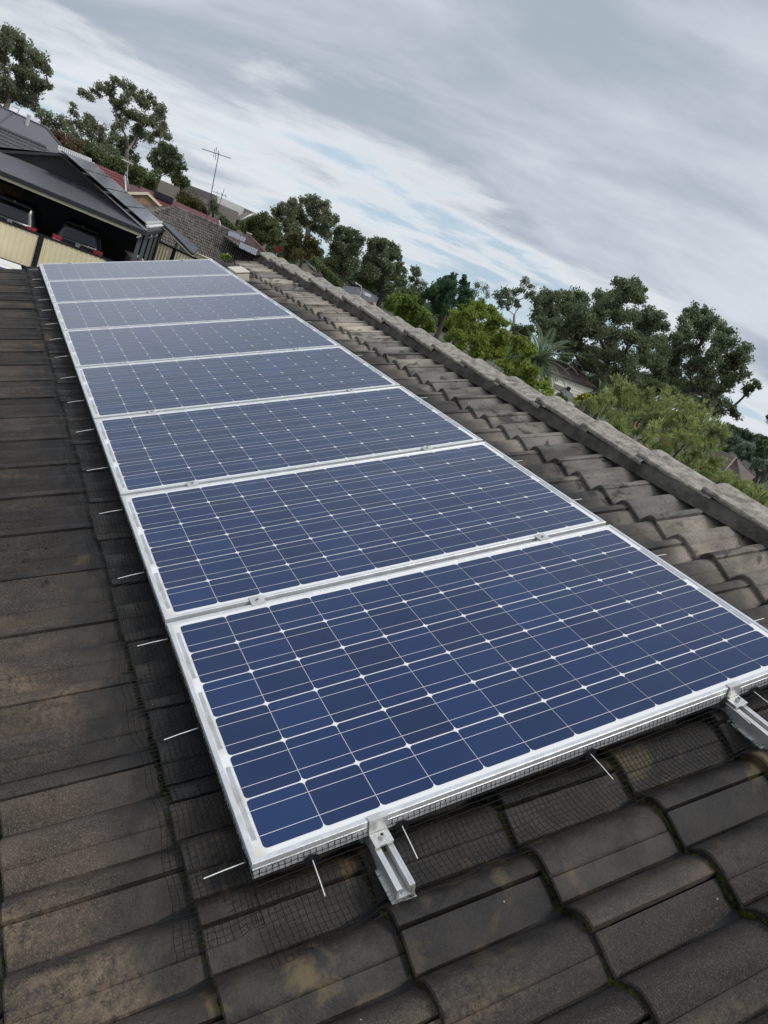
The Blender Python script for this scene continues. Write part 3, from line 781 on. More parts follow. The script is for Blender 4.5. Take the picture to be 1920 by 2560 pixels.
# cream fence before the carport
def fence(name, label, P, z0, z1, posts, sheetm, railm):
    root = empty(name, (P[0][0], P[0][1], GZ)); off = Vector(tuple(-np.array(root.location))); tag(root, label, 'fence')
    P = [np.array(p, float) for p in P]; d = P[1]-P[0]; Ln = np.linalg.norm(d); d /= Ln; nr = np.array([-d[1], d[0], 0])
    if nr[0] > 0: nr = -nr            # towards us
    cuts = [0]+list(posts)+[Ln]
    def pt(s, o, z): q = P[0]+d*s+nr*o; return (q[0], q[1], z)
    for a, b in zip(cuts[:-1], cuts[1:]):
        a2, b2 = a+.07, b-.07
        n = max(2, int((b2-a2)/.165))
        mb = MB(); mb.grid(sheet(pt(a2, 0, z0+.05), pt(b2, 0, z0+.05), pt(b2, 0, z1-.05), pt(a2, 0, z1-.05), n, .022, 6, 2, 'rib')); mb.build('sheet_panel', sheetm, root).location = off
        for zz in (z0, z1-.06):
            mb = MB(); mb.hexa([pt(a2, -.03, zz), pt(b2, -.03, zz), pt(b2, .035, zz), pt(a2, .035, zz)], [pt(a2, -.03, zz+.075), pt(b2, -.03, zz+.075), pt(b2, .035, zz+.075), pt(a2, .035, zz+.075)])
            mb.build('rail', railm, root).location = off
    mb = MB(); mb.hexa([pt(0, -.02, GZ), pt(Ln, -.02, GZ), pt(Ln, .02, GZ), pt(0, .02, GZ)], [pt(0, -.02, z0-.004), pt(Ln, -.02, z0-.004), pt(Ln, .02, z0-.004), pt(0, .02, z0-.004)]); mb.build('plinth', railm, root).location = off
    for s in posts:
        mb = MB(); mb.hexa([pt(s-.095, -.03, z0-.1), pt(s+.095, -.03, z0-.1), pt(s+.095, .06, z0-.1), pt(s-.095, .06, z0-.1)], [pt(s-.095, -.03, z1+.02), pt(s+.095, -.03, z1+.02), pt(s+.095, .06, z1+.02), pt(s-.095, .06, z1+.02)]); mb.build('post', railm, root).location = off
    return root
a0 = atx(104, 590, 30.3); yb = a0[1]
fence('fence', 'cream ribbed steel fence with black rails and posts in front of the carport', [(30.3, 4.4, 0), (30.3, -5.6, 0)], -3.62, -2.27, [4.4-yb-2.45, 4.4-yb, 4.4-yb+2.45, 4.4-yb+4.9], CREAMF, BLK)
fence('side_fence', 'cream ribbed fence panels in the gap right of the carport, under the dark awning', [tuple(atx(395, 610, 37)), tuple(atx(505, 640, 35))], -3.4, -1.35, [1.05], CREAMF, BLK)

# white trailer below the fence, mostly hidden by the roof
def trailer():
    p0, p1 = atx(-20, 651, 28.6), atx(57, 672, 28.6); zt = p0[2]-GZ; y1 = p1[1]-p0[1]
    root = empty('trailer', (28.6, p0[1], GZ)); tag(root, 'white trailer lid with a navy plate, just showing below the cream fence', 'trailer')
    mb = MB(); mb.hexa([(-.5, y1, .3), (1.2, y1, .3), (1.2, 2.4, .3), (-.5, 2.4, .3)], [(-.02, y1, zt), (1.1, y1, zt), (1.1, 2.4, zt), (-.02, 2.4, zt)]); mb.build('body', WHITEP, root, bevel=.02)
    mb = MB(); mb.tube([(-.03, y1+.03, zt-.02), (-.03, 2.3, zt-.02)], .022, 6); mb.build('lid_rim', DULLW, root)
    def F(y, h): f = (h-.3)/(zt-.3); return (-.5+.48*f-.012, y, h)
    q0, q1 = atx(-20, 664, 28.4)[1]-p0[1], atx(17, 672, 28.4)[1]-p0[1]
    mb = MB(); mb.prism([F(q0, zt-.17), F(q1, zt-.17), F(q1, zt-.09), F(q0, zt-.09)], (.02, 0, -.02)); mb.build('plate', mat('navy_plate', (.02, .025, .12), .4), root)
    q = atx(23, 674, 28.4)[1]-p0[1]; mb = MB(); mb.disc(F(q, zt-.15), (-.7, 0, .7), .03, .04, 10); mb.build('latch', BLK, root)
    for s in (-.3, 1.9):
        mb = MB(); mb.disc((.4, s, .28), (0, 1, 0), .28, .18, 20); mb.build('wheel', BLK, root)
trailer()

# two dark four-wheel drives
CARP = mat('black_car_paint', (.012, .013, .015), .25, .0, .1, 4); CARP.node_tree.nodes['Principled BSDF'].inputs['Coat Weight'].default_value = .2
GLS = mat('dark_window_glass', (.016, .017, .02), .12, 0, .1, 3, 0, 60, .5)
CHR = mat('chrome_trim', (.75, .75, .76), .25, .5, .05, 10)
REDL = mat('red_tail_lens', (.28, .008, .012), .2, 0, .15, 12, 0, 60, .6)
def suv(name, loc, rz, label):
    """tail towards -x; width along y"""
    root = empty(name, loc, (0, 0, rz)); tag(root, label, 'car', None)
    W2 = .93
    def sec(x, z0, z1, z2, w0, w1, wr):
        return [(x, -w0, z0), (x, -w1, z0+.28), (x, -w1, z1-.1), (x, -w1+.03, z1), (x, -wr, z2-.08), (x, -wr+.12, z2), (x, wr-.12, z2), (x, wr, z2-.08), (x, w1-.03, z1), (x, w1, z1-.1), (x, w1, z0+.28), (x, w0, z0)]
    S = [sec(-.02, .50, 1.10, 1.14, .78, .86, .80), sec(.05, .46, 1.12, 1.22, .84, .92, .80), sec(.16, .42, 1.14, 1.60, .88, .93, .72), sec(.30, .40, 1.14, 1.80, .88, .935, .70), sec(.7, .38, 1.13, 1.85, .88, .94, .70), sec(2.6, .36, 1.10, 1.84, .88, .94, .70), sec(3.1, .36, 1.08, 1.66, .88, .94, .70), sec(3.6, .36, 1.06, 1.16, .88, .93, .74), sec(4.6, .42, .92, .98, .84, .90, .70), sec(4.78, .48, .80, .86, .74, .80, .62)]
    mb = MB(); mb.grid(np.array(S)); mb.add(S[0], [tuple(range(12))]); mb.add(S[-1], [tuple(range(12))[::-1]])
    mb.build('body', CARP, root, True, bevel=.0).data.set_sharp_from_angle(angle=R_(35))
    # tailgate window
    P = [(.030, -.62, 1.24), (.030, .62, 1.24), (.125, .56, 1.55), (.165, .44, 1.63), (.165, -.44, 1.63), (.125, -.56, 1.55)]
    mb = MB(); mb.prism([(p[0]-.012, p[1], p[2]) for p in P], (.04, 0, -.01)); mb.build('rear_window', GLS, root)
    for s in (-1, 1):
        mb = MB(); mb.hexa([(-.075, s*.60, .98), (.20, s*.60, .98), (.20, s*.955, .98), (-.05, s*.955, .98)], [(-.06, s*.58, 1.18), (.20, s*.58, 1.18), (.20, s*.955, 1.20), (-.02, s*.955, 1.20)])
        t = mb.build('tail_light', REDL, root, bevel=.012)
        mb = MB(); mb.hexa([(-.086, s*.64, .975), (-.03, s*.64, .975), (-.03, s*.93, .975), (-.066, s*.93, .975)], [(-.083, s*.64, 1.03), (-.03, s*.64, 1.03), (-.03, s*.93, 1.03), (-.063, s*.93, 1.03)])
        mb.build('reversing_lens', WHITEP, t)
        mb = MB(); mb.grid([[(x, s*(.945 if z < 1.2 else .80), z) for x in (.7, 1.6, 2.5, 3.0)] for z in (1.17, 1.22, 1.70)][0:1]*1+[[(x, s*.80, 1.68) for x in (.7, 1.6, 2.5, 2.8)]]); mb.build('side_window', GLS, root)
        mb = MB(); mb.tube([(.5, s*.60, 1.88), (.7, s*.60, 1.93), (2.4, s*.60, 1.92), (2.6, s*.60, 1.87)], .018, 6); mb.build('roof_rail', BLK, root)
        for x in (1.0, 3.75):
            w = MB(); w.disc((x, s*.72, .38), (0, s, 0), .38, .22, 24); wh = w.build('wheel', BLK, root)
            w = MB(); w.disc((x, s*.925, .38), (0, s, 0), .24, .02, 16); w.build('rim', ALU, wh)
    mb = MB(); mb.hexa([(-.065, -.58, .985), (-.0, -.58, .985), (-.0, .58, .985), (-.065, .58, .985)], [(-.06, -.58, 1.025), (-.0, -.58, 1.025), (-.0, .58, 1.025), (-.06, .58, 1.025)]); mb.build('chrome_strip', CHR, root, bevel=.006)
    # oval badge of three ellipses
    mb = MB()
    for (rx, rz, dz) in ((.085, .058, 0), (.034, .056, 0), (.062, .026, .030)):
        pts = [(-.035, rx*math.cos(w), 1.105+dz+rz*math.sin(w)) for w in np.linspace(0, 2*math.pi, 25)]; mb.tube(pts, .009, 6, False)
    mb.build('badge', CHR, root)
    mb = MB(); mb.box(-.11, .02, -.9, .9, .46, .74); mb.build('bumper', CARP, root, bevel=.05)
    mb = MB(); mb.tube([(.15, 0, 1.85), (.10, 0, 1.87)], .04, 6); mb.hexa([(.02, -.6, 1.80), (.35, -.6, 1.86), (.35, .6, 1.86), (.02, .6, 1.80)], [(.02, -.6, 1.83), (.35, -.6, 1.885), (.35, .6, 1.885), (.02, .6, 1.83)]); mb.build('spoiler', CARP, root)
    return root
c1 = atx(.5*(141+249), .5*(592+631), 32.1)
suv('four_wheel_drive', (32.1, c1[1], -3.5+.03), R_(-8), 'black four wheel drive with two red tail lights showing, right-hand car under the carport')
c2 = atx(25, 551, 32.1)
suv('station_wagon', (32.2, c2[1], -3.5-.02), R_(-8), 'black four wheel drive under the carport, cut by the left edge')

# ------------------------------------------------------------------ houses behind
def tiled(G0, G1, G2, G3, nr, ncourse, amp=.03, lip=.035, sub=4):
    """roof plane with rolls and lapped courses; G0-G1 is the eave, G3-G2 the ridge"""
    G0, G1, G2, G3 = [np.array(p, float) for p in (G0, G1, G2, G3)]
    nrm = np.cross(G1-G0, G3-G0); nrm /= np.linalg.norm(nrm)
    if nrm[2] < 0: nrm = -nrm
    m = nr*sub+1; rows = []
    for c in range(ncourse):
        for q, l in ((c/ncourse, lip), ((c+1)/ncourse, 0)):
            rows.append([(G0*(1-t)+G1*t)*(1-q)+(G3*(1-t)+G2*t)*q+nrm*(l+amp*math.cos(2*math.pi*(i % sub)/sub)) for i, t in enumerate(np.linspace(0, 1, m))])
    return rows
def tube_line(name, pts, r, m, root, off, n=6):
    mb = MB(); mb.tube(pts, r, n); o = mb.build(name, m, root, True); o.location = off; return o
def lichen_tile(name, a, b, w):
    m, nt, bs = principled(name); L = nt.links.new; N = nt.nodes.new
    tc = N('ShaderNodeTexCoord')
    n1 = N('ShaderNodeTexNoise'); n1.inputs['Scale'].default_value = 4.5; n1.inputs['Detail'].default_value = 4; L(tc.outputs['Object'], n1.inputs['Vector'])
    n2 = N('ShaderNodeTexNoise'); n2.inputs['Scale'].default_value = .5; n2.inputs['Detail'].default_value = 4; L(tc.outputs['Object'], n2.inputs['Vector'])
    r = N('ShaderNodeValToRGB'); L(n1.outputs['Fac'], r.inputs[0]); e = r.color_ramp.elements; e[0].position = .40; e[0].color = (*a, 1); e[1].position = .62; e[1].color = (*b, 1)
    r2 = N('ShaderNodeValToRGB'); L(n2.outputs['Fac'], r2.inputs[0]); r2.color_ramp.elements[0].position = .58; r2.color_ramp.elements[1].position = .75
    mx = N('ShaderNodeMix'); mx.data_type = 'RGBA'; L(r2.outputs[0], mx.inputs['Factor']); L(r.outputs[0], mx.inputs['A']); mx.inputs['B'].default_value = (*w, 1)
    L(mx.outputs['Result'], bs.inputs['Base Color']); bs.inputs['Roughness'].default_value = .85; return m
GTILE = lichen_tile('grey_brown_tile', (.090, .080, .071), (.225, .203, .178), (.27, .25, .22))
REDT = mat('dark_red_steel', (.12, .030, .030), .5, 0, .12, 2)
REDTILE = mat('red_tile', (.20, .050, .045), .6, 0, .2, 3)
BRICK = mat('tan_brick', (.34, .20, .11), .85, 0, .45, 7, 0, 60, .3, 'Object', (1, 1, 3), (.52, .36, .22))
DTILE = mat('slate_tile', (.085, .086, .092), .5, 0, .12, 2)
SLATE = mat('smooth_slate_roof', (.115, .115, .122), .5, 0, .07, 1)
def mk(name, label, base, cat='house'):
    root = empty(name, base); tag(root, label, cat); return root, Vector(tuple(-np.array(root.location)))
def put(mb, name, m, root, off, smooth=False):
    o = mb.build(name, m, root, smooth); o.location = off; return o

# dark tiled house behind the carport and the smoother, higher roof beyond it
def dark_houses():
    r, off = mk('tiled_house', 'house with dark slate grey tiled roof rising directly behind the black gable of the carport', (40, 3, GZ))
    z = .50; t = math.tan(R_(22))
    def P(x, y, zz): return (x, y, zz)
    e = 4.6
    mb = MB(); mb.grid(tiled(P(39-e, 10, z-e*t), P(39-e, -2.0-e*.9, z-e*t), P(39, -2.0, z), P(39, 10, z), 80, 14, .02, .03)); put(mb, 'front_roof', DTILE, r, off)
    mb = MB(); mb.quad(P(39, 10, z), P(39, -2.0, z), P(39+e, -2.0-e*.9, z-e*t), P(39+e, 10, z-e*t)); mb.add([P(39, -2.0, z), P(39-e, -2.0-e*.9, z-e*t), P(39+e, -2.0-e*.9, z-e*t)], [(0, 1, 2)]); put(mb, 'rear_roof', DTILE, r, off)
    tube_line('ridge', [P(39, 10, z+.03), P(39, -2.0, z+.03)], .09, DTILE, r, off)
    mb = MB(); mb.box(41.4, 39+e-.5, -2.0-e*.9+.5, 10, GZ, z-e*t-.05); put(mb, 'wall', BRICK, r, off)
    r, off = mk('hip_roofed_house', 'house with smooth grey hipped roof, highest roof at the far left', (48, 3, GZ))
    z = 1.38; e = 5.0
    mb = MB(); y0 = -.65; yl = 8.0
    mb.quad(P(46, -.65, z), P(46, -2.3, z-.05), P(46-e, -5.1, z-e*t), P(46-e, 1.5, z-e*t))
    mb.quad(P(46, -.65, z), P(46-e, 1.5, z-e*t), P(46-e-1.0, 9, z-e*t-.4), P(46, 9, z-.1))
    put(mb, 'front_roof', SLATE, r, off)
    mb = MB(); mb.quad(P(46, 9, z-.1), P(46, -2.3, z-.05), P(46+e, -5.1, z-e*t), P(46+e, 9, z-e*t)); mb.add([P(46, -2.3, z-.05), P(46-e, -5.1, z-e*t), P(46+e, -5.1, z-e*t)], [(0, 1, 2)]); put(mb, 'rear_roof', SLATE, r, off)
    for pts in ([P(46, 9, z-.08), P(46, -.65, z+.02), P(46, -2.3, z-.03)], [P(46, -.65, z+.02), P(43.6, .0, z-1.0)], [P(46, -2.3, z-.03), P(46-e, -5.1, z-e*t+.02)]):
        tube_line('ridge_capping', pts, .05, DTILE, r, off)
    mb = MB(); mb.tube([P(45.3, -1.35, z-.35), P(45.3, -1.35, z+.22)], .09, 8); put(mb, 'vent_pipe', DULLW, r, off)
    mb = MB(); mb.box(46-e+.5, 46+e-.5, -4.6, 8.8, GZ, z-e*t-.05); put(mb, 'wall', BRICK, r, off)
dark_houses()
def red_house():
    r, off = mk('red_tiled_house', 'house with dull red tiled roof behind the black panels of the carport', (56, -5, GZ))
    z = .62; t = math.tan(R_(23)); e = 5
    mb = MB(); mb.grid(tiled((54-e, 6, z-e*t), (54-e, -7.75, z-e*t), (54, -7.75, z), (54, 6, z), 92, 15, .025, .035)); put(mb, 'front_roof', REDTILE, r, off)
    mb = MB(); mb.quad((54, 6, z), (54, -7.75, z), (54+e, -7.75, z-e*t), (54+e, 6, z-e*t)); put(mb, 'rear_roof', REDTILE, r, off)
    mb = MB(); mb.add([(54, -7.6, z-.1), (54-e+.4, -7.6, z-e*t), (54+e-.4, -7.6, z-e*t)], [(0, 1, 2)]); mb.box(54-e+.5, 54+e-.5, -7.6, 6, GZ, z-e*t-.02); put(mb, 'wall', BRICK, r, off)
    tube_line('barge', [(54-e, -7.8, z-e*t-.03), (54, -7.8, z-.02), (54+e, -7.8, z-e*t-.03)], .08, DULLW, r, off)
red_house()
def gable_house():
    r, off = mk('brick_gable_house', 'house with tan brick gable edged in cream and a long dark red metal roof', (54, -12, GZ))
    t = math.tan(R_(22.5)); x = 52; yc, z = -9.05, .28; e = 4.2
    mb = MB(); mb.prism([(x, yc, z-.08), (x, yc-e, z-.08-e*t), (x, yc-e, GZ), (x, yc+e, GZ), (x, yc+e, z-.08-e*t)], (.2, 0, 0)); put(mb, 'gable_wall', BRICK, r, off)
    for s in (-1, 1):
        mb = MB(); q = [(x-.10, yc, z), (x+6, yc, z), (x+6, yc+s*(e+.2), z-(e+.2)*t), (x-.10, yc+s*(e+.2), z-(e+.2)*t)]; mb.quad(*q); put(mb, 'gable_roof', REDT, r, off)
        mb = MB(); mb.hexa([(x-.16, yc, z-.14), (x-.08, yc, z-.14), (x-.08, yc+s*(e+.2), z-(e+.2)*t-.14), (x-.16, yc+s*(e+.2), z-(e+.2)*t-.14)], [(x-.16, yc, z+.03), (x-.08, yc, z+.03), (x-.08, yc+s*(e+.2), z-(e+.2)*t+.03), (x-.16, yc+s*(e+.2), z-(e+.2)*t+.03)]); put(mb, 'barge_board', CREAM, r, off)
    z2 = .40; e2 = 4.5
    mb = MB(); mb.grid(sheet((56-e2, -9.2, z2-e2*t), (56-e2, -15.0, z2-e2*t), (56, -15.0, z2), (56, -9.2, z2), 28, .012, 4, 2, 'rib')); put(mb, 'main_roof', REDT, r, off)
    mb = MB(); mb.quad((56, -9.2, z2), (56, -15.0, z2), (56+e2, -15.0, z2-e2*t), (56+e2, -9.2, z2-e2*t)); put(mb, 'rear_roof', REDT, r, off)
    mb = MB(); mb.box(56-e2+.4, 56+e2-.4, -14.7, -9.3, GZ, z2-e2*t-.02); put(mb, 'wall', BRICK, r, off)
    tube_line('barge', [(56-e2, -15.05, z2-e2*t-.05), (56, -15.05, z2-.05), (56+e2, -15.05, z2-e2*t)], .08, DULLW, r, off)
    mb = MB(); mb.box(55.2, 56.6, -11.4, -10.2, z2-.25, z2+.16); put(mb, 'skylight', BLK, r, off)
gable_house()
def grey_house():
    r, off = mk('grey_tiled_house', 'wide house with mottled grey-brown tiled hip roof, tall aerial on its ridge', (48, -12, GZ))
    t = math.tan(R_(22)); x = 50; z = .10; e = 7.0
    yl, yr = -10.4, -15.9
    A, B_ = (x, yl, z), (x, yr, z)
    D0, D1 = (x-e, yl+e*.85, z-e*t), (x-e, yr+1.0, z-e*t)
    mb = MB(); mb.grid(tiled(D0, D1, B_, A, 50, 20, .05, .07)); put(mb, 'front_roof', GTILE, r, off)
    mb = MB(); mb.grid(tiled((x+e, yl+e*.85, z-e*t), D0, A, A, 50, 22, .02, .03, 3)); put(mb, 'left_hip', GTILE, r, off)
    mb = MB(); mb.quad(A, B_, (x+e, yr, z-e*t), (x+e, yl+e*.85, z-e*t)); put(mb, 'rear_roof', GTILE, r, off)
    tube_line('ridge', [(x, yl, z+.05), (x, yr, z+.05)], .10, GTILE, r, off); tube_line('hip', [A, D0], .10, GTILE, r, off)
    # right-hand wing: browner plane with a hip line, carrying small panels
    h0 = atx(560, 593, 47); h1 = atx(640, 638, 43.5); w1 = atx(672, 641, 44.5); w0 = atx(617, 585, 50.5)
    BT = lichen_tile('brown_tile', (.075, .055, .048), (.15, .115, .10), (.17, .14, .12))
    mb = MB(); mb.grid(tiled(h1, w1, w0, h0, 22, 16, .024, .03)); put(mb, 'wing_roof', BT, r, off)
    tube_line('hip', [h0+np.array([0, 0, .06]), .5*(h0+h1)+np.array([0, 0, .0]), h1+np.array([0, 0, .05])], .10, GTILE, r, off)
    tube_line('hip', [w0+np.array([0, 0, .03]), w1+np.array([0, 0, .03])], .10, mat('red_ridge', (.17, .07, .055), .8, 0, .2, 4), r, off)
    mb = MB(); mb.quad(w0, w1, (w1[0]+9, w1[1]-1.0, w1[2]-1.5), (w0[0]+4, w0[1]-1, w0[2]-1.5)); put(mb, 'wing_side_roof', BT, r, off)
    mb = MB(); mb.box(x-e+.5, x+e-.5, yr+.2, yl+e*.8, GZ, z-e*t-.05); put(mb, 'wall', BRICK, r, off)
    mb = MB(); p = atx(621, 590, 50); mb.tube([p-np.array([0, 0, .4]), p+np.array([0, 0, .15])], .14, 10); mb.tube([p+np.array([0, 0, .16]), p+np.array([0, 0, .22])], .22, 10); put(mb, 'vent_cowl', DULLW, r, off)
    # small collector panels, two rows of three
    PM = mat('grey_collector', (.11, .12, .15), .3, 0, .15, 3); FMm = mat('collector_frame', (.6, .6, .6), .4, .2)
    nrm = np.cross(np.array(w1)-np.array(h1), np.array(h0)-np.array(h1)); nrm /= np.linalg.norm(nrm); nrm = nrm if nrm[2] > 0 else -nrm
    def onplane(px, py, lift):
        d = ray(px, py); q0 = np.array(h0)+nrm*lift; return CW+d*(((q0-CW)@nrm)/(d@nrm))
    for rw, (tl, tr, br, bl) in enumerate((((572, 575), (617, 593), (612, 604), (569, 586)), ((600, 605), (645, 624), (640, 637), (597, 616)))):
        tl, tr, br, bl = [onplane(*q, .12) for q in (tl, tr, br, bl)]
        for k in range(3):
            f0, f1 = k/3+.02, (k+1)/3-.02
            q = [tl*(1-f0)+tr*f0, tl*(1-f1)+tr*f1, bl*(1-f1)+br*f1, bl*(1-f0)+br*f0]
            root = empty('collector_panel', q[3]); 
            tag(root, 'small grey panel on the brown wing of the mottled roof, %s row, %s from left' % (('upper', 'lower')[rw], ORD[k]), 'solar panel', 'small panels on the mottled tiled roof')
            o2 = Vector(tuple(-np.array(q[3])))
            mb = MB(); mb.prism(q, -nrm*.06); mb.build('frame', FMm, root).location = o2
            cc = sum(q)/4; mb = MB(); mb.prism([cc+(p-cc)*.9+nrm*.012 for p in q], -nrm*.01); mb.build('collector_glass', PM, root).location = o2
grey_house()
def awning():
    r, off = mk('awning', 'charcoal lean-to awning with cream edge between the carport and the mottled tiled house', (37, -7.5, GZ), 'awning')
    a, b, c, d = atx(408, 559, 37.5), atx(424, 560, 40), atx(497, 622, 37.5), atx(483, 634, 35.5)
    mb = MB(); mb.prism([a, b, c, d], (0, 0, -.06)); put(mb, 'awning_sheet', CHAR, r, off)
    tube_line('cream_edge', [a-np.array([0, 0, .14]), d-np.array([0, 0, .14])], .05, CREAM, r, off)
    tube_line('dark_edge', [a-np.array([.02, 0, .04]), d-np.array([.02, 0, .04])], .06, BLK, r, off)
    for f in (.02, .5, .97):
        p = a*(1-f)+d*f; tube_line('post', [p-np.array([0, 0, .15]), (p[0], p[1], GZ)], .05, BLK, r, off)
    # washing behind it
    for i, (x0, y0, x1, y1) in enumerate(((451, 614, 468, 634), (469, 626, 481, 640))):
        p, q = atx(x0, y0, 36.6), atx(x1, y0+(x1-x0)*.44, 36.6); mb = MB()
        G = [[p*(1-u)+q*u+np.array([.05*math.sin(u*9+v*2), 0, -v*.62]) for u in np.linspace(0, 1, 12)] for v in np.linspace(0, 1, 5)]
        mb.grid(G); o = mb.build('laundry_sheet', mat('pale_sheet', (.62, .63, .74), .8, 0, .06, 4), None, True); o.data.transform(Matrix.Translation(Vector(tuple(-p)))); o.location = tuple(p)
        sd_ = o.modifiers.new('thick', 'SOLIDIFY'); sd_.thickness = .01
        tag(o, ('larger pale lilac sheet hung out to dry under the dark awning', 'smaller pale sheet hung beside the larger one under the dark awning')[i], 'laundry')
    r, off = mk('shed', 'low cream shed roof edge peeping over the far panel beside the carport post', (33.5, -5.9, GZ), 'shed')
    p = atx(328, 642, 33.5); q = atx(352, 648, 33.5)
    mb = MB(); mb.prism([p, q, q-np.array([0, 0, .5]), p-np.array([0, 0, .5])], (1.2, 0, 0)); put(mb, 'wall', CREAM, r, off)
    mb = MB(); mb.prism([p+np.array([-.1, .1, .03]), q+np.array([-.1, -.1, .03]), q+np.array([1.3, -.1, .06]), p+np.array([1.3, .1, .06])], (0, 0, -.05)); put(mb, 'roof', CREAM, r, off)
    # cream fence top right of the awning
    r, off = mk('patio_fence', 'strip of cream fence running right from the awning below the mottled roof', (36, -9, GZ), 'fence')
    p, q = atx(492, 634, 36), atx(530, 650, 35); mb = MB(); mb.grid(sheet(tuple(q-np.array([0, 0, 1.2])), tuple(p-np.array([0, 0, 1.2])), tuple(p), tuple(q), 16, .02, 6, 2, 'rib')); put(mb, 'sheet_panel', CREAMF, r, off)
    tube_line('rail', [p, q], .05, CREAM, r, off)
awning()
def factory():
    r, off = mk('factory', 'taupe factory with pale ribbed band on the skyline right of the tall aerial', (140, -42, GZ), 'factory')
    X = 130; TP = mat('taupe_cladding', (.215, .19, .165), .8, 0, .06, .15); PALE = mat('pale_ribbed_cladding', (.82, .81, .78), .6, 0, .06, .5)
    S = lambda x, y: atx(500+x/8.295, 370+y/8.295, X)
    tl, tr = S(360, 1000), S(1240, 1380); z1 = .5*(tl[2]+tr[2])
    mb = MB(); mb.box(X, X+30, tr[1], tl[1]+.4, GZ, z1); put(mb, 'main_block', TP, r, off)
    p0, p1 = S(360, 1000)[1], S(910, 1230)[1]
    mb = MB(); mb.grid(sheet((X-.3, p0, z1-2.6), (X-.3, p1, z1-2.6), (X-.3, p1, z1+.05), (X-.3, p0, z1+.05), 18, .12, 4)); put(mb, 'pale_band', PALE, r, off)
    q0, q1 = S(1085, 1330)[1], S(1240, 1400)[1]
    mb = MB(); mb.grid(sheet((X-.3, q0, z1-3), (X-.3, q1, z1-3), (X-.3, q1, z1-.1), (X-.3, q0, z1-.1), 6, .12, 4)); put(mb, 'pale_end_band', PALE, r, off)
    b0, b1 = S(370, 1150), S(690, 1310)
    mb = MB(); mb.box(X-4, X-.5, S(690, 1310)[1]+.2, tl[1]+1.2, GZ, S(520, 1215)[2]); put(mb, 'front_block', TP, r, off)
    mb = MB(); g = S(930, 1320); h = S(690, 1440); mb.prism([(X-4.2, h[1], GZ), (X-4.2, h[1], h[2]), (X-4.2, g[1], g[2]), (X-4.2, g[1]-4.0, g[2]-1.6), (X-4.2, g[1]-4.0, GZ)], (3.6, 0, 0)); put(mb, 'lean_to', TP, r, off)
    tube_line('lean_to_edge', [(X-4.3, h[1], h[2]+.05), (X-4.3, g[1], g[2]+.05)], .14, PALE, r, off)
    r, off = mk('warehouse', 'long taupe warehouse wall behind the small gum tree, left of the tall aerial', (125, -26, GZ), 'warehouse')
    a, b = atx(378, 447, 120), atx(520, 498, 120)
    mb = MB(); mb.prism([(120, a[1]+3, GZ), (120, a[1]+3, a[2]-.4), (120, atx(415, 455, 120)[1], atx(415, 455, 120)[2]), (120, b[1]-2, b[2]-.1), (120, b[1]-2, GZ)], (20, 0, 0)); put(mb, 'wall', TP, r, off)
factory()
def aerial(name, label, base, top, arm, r0, extra=None):
    root = empty(name, base); tag(root, label, 'aerial'); base = np.array(base); o = lambda p: np.array(p)-base
    mb = MB(); mid = .55*o(base)+.45*o(top); mb.tube([o(base)*1.0, o(top)], [r0*1.2, r0*.8], 6); mb.build('mast', mat('aerial_metal', (.10, .10, .11), .5, .3), root)
    m2 = bpy.data.materials['aerial_metal']
    p, q = arm; mb = MB(); mb.tube([o(p), o(q)], r0*.9, 5); mb.build('boom', m2, root)
    p, q = np.array(p), np.array(q); d = (q-p); 
    for f, Ln in (extra or ((.42, .5), (.48, .8), (.56, .5))):
        c = p+d*f; e = np.array([.35, .1, .94]); mb = MB(); mb.tube([o(c-e*Ln*.5), o(c+e*Ln*.5)], r0*.6, 5); mb.build('element', m2, root)
    return root
A_ = lambda x, y, X: atx(500+x/8.295, 370+y/8.295, X)
aerial('tv_aerial', 'tall thin television aerial with long crossbar standing on the mottled tiled roof', A_(140, 1440, 49.8), A_(392, 105, 49.8), (A_(40, 15, 49.8), A_(640, 215, 49.8)), .028)
aerial('tv_aerial', 'shorter thin aerial right of the tall one, in front of the pale factory wall', A_(300, 1500, 56), A_(502, 855, 56), (A_(270, 900, 56), A_(560, 1005, 56)), .022, ((.3, .35), (.62, .3), (.9, .3)))
z1_ = lambda x, y, X: atx(x/3.456, 240+y/3.456, X)
def lattice():
    b = z1_(1095, 790, 53.6); t = z1_(1105, 590, 53.6); root = empty('tv_aerial', b); tag(root, 'short aerial on splayed legs at the right end of the red tiled roof', 'aerial')
    o = lambda p: np.array(p)-np.array(b); mb = MB()
    m2 = bpy.data.materials['aerial_metal']
    mb.tube([o(b), o(t)], .03, 5); mb.build('mast', DULLW, root)
    for q in ((1065, 720), (1120, 800)):
        mb = MB(); mb.tube([o(z1_(*q, 53.6)), o(z1_(1090, 650, 53.6))], .02, 5); mb.build('stay', DULLW, root)
    mb = MB(); mb.tube([o(z1_(1050, 545, 53.6)), o(z1_(1150, 590, 53.6))], .025, 5); mb.build('boom', DULLW, root)
    for f in (.1, .3, .5, .7):
        c = z1_(1050+100*f, 545+45*f, 53.6); mb = MB(); mb.tube([o(c-np.array([.6, .1, .1])), o(c+np.array([.6, -.1, .15]))], .015, 4); mb.build('element', DULLW, root)
    b = z1_(150, 155, 45.8); root = empty('satellite_dish', b); tag(root, 'small aerial with pale bar on the ridge of the smooth grey roof', 'aerial'); o = lambda p: np.array(p)-np.array(b)
    mb = MB(); mb.tube([o(b), o(z1_(165, 120, 45.8))], .03, 5); mb.build('mast', DULLW, root)
    mb = MB(); mb.tube([o(z1_(100, 82, 45.8)), o(z1_(170, 112, 45.8))], .035, 5); mb.build('boom', DULLW, root)
lattice()
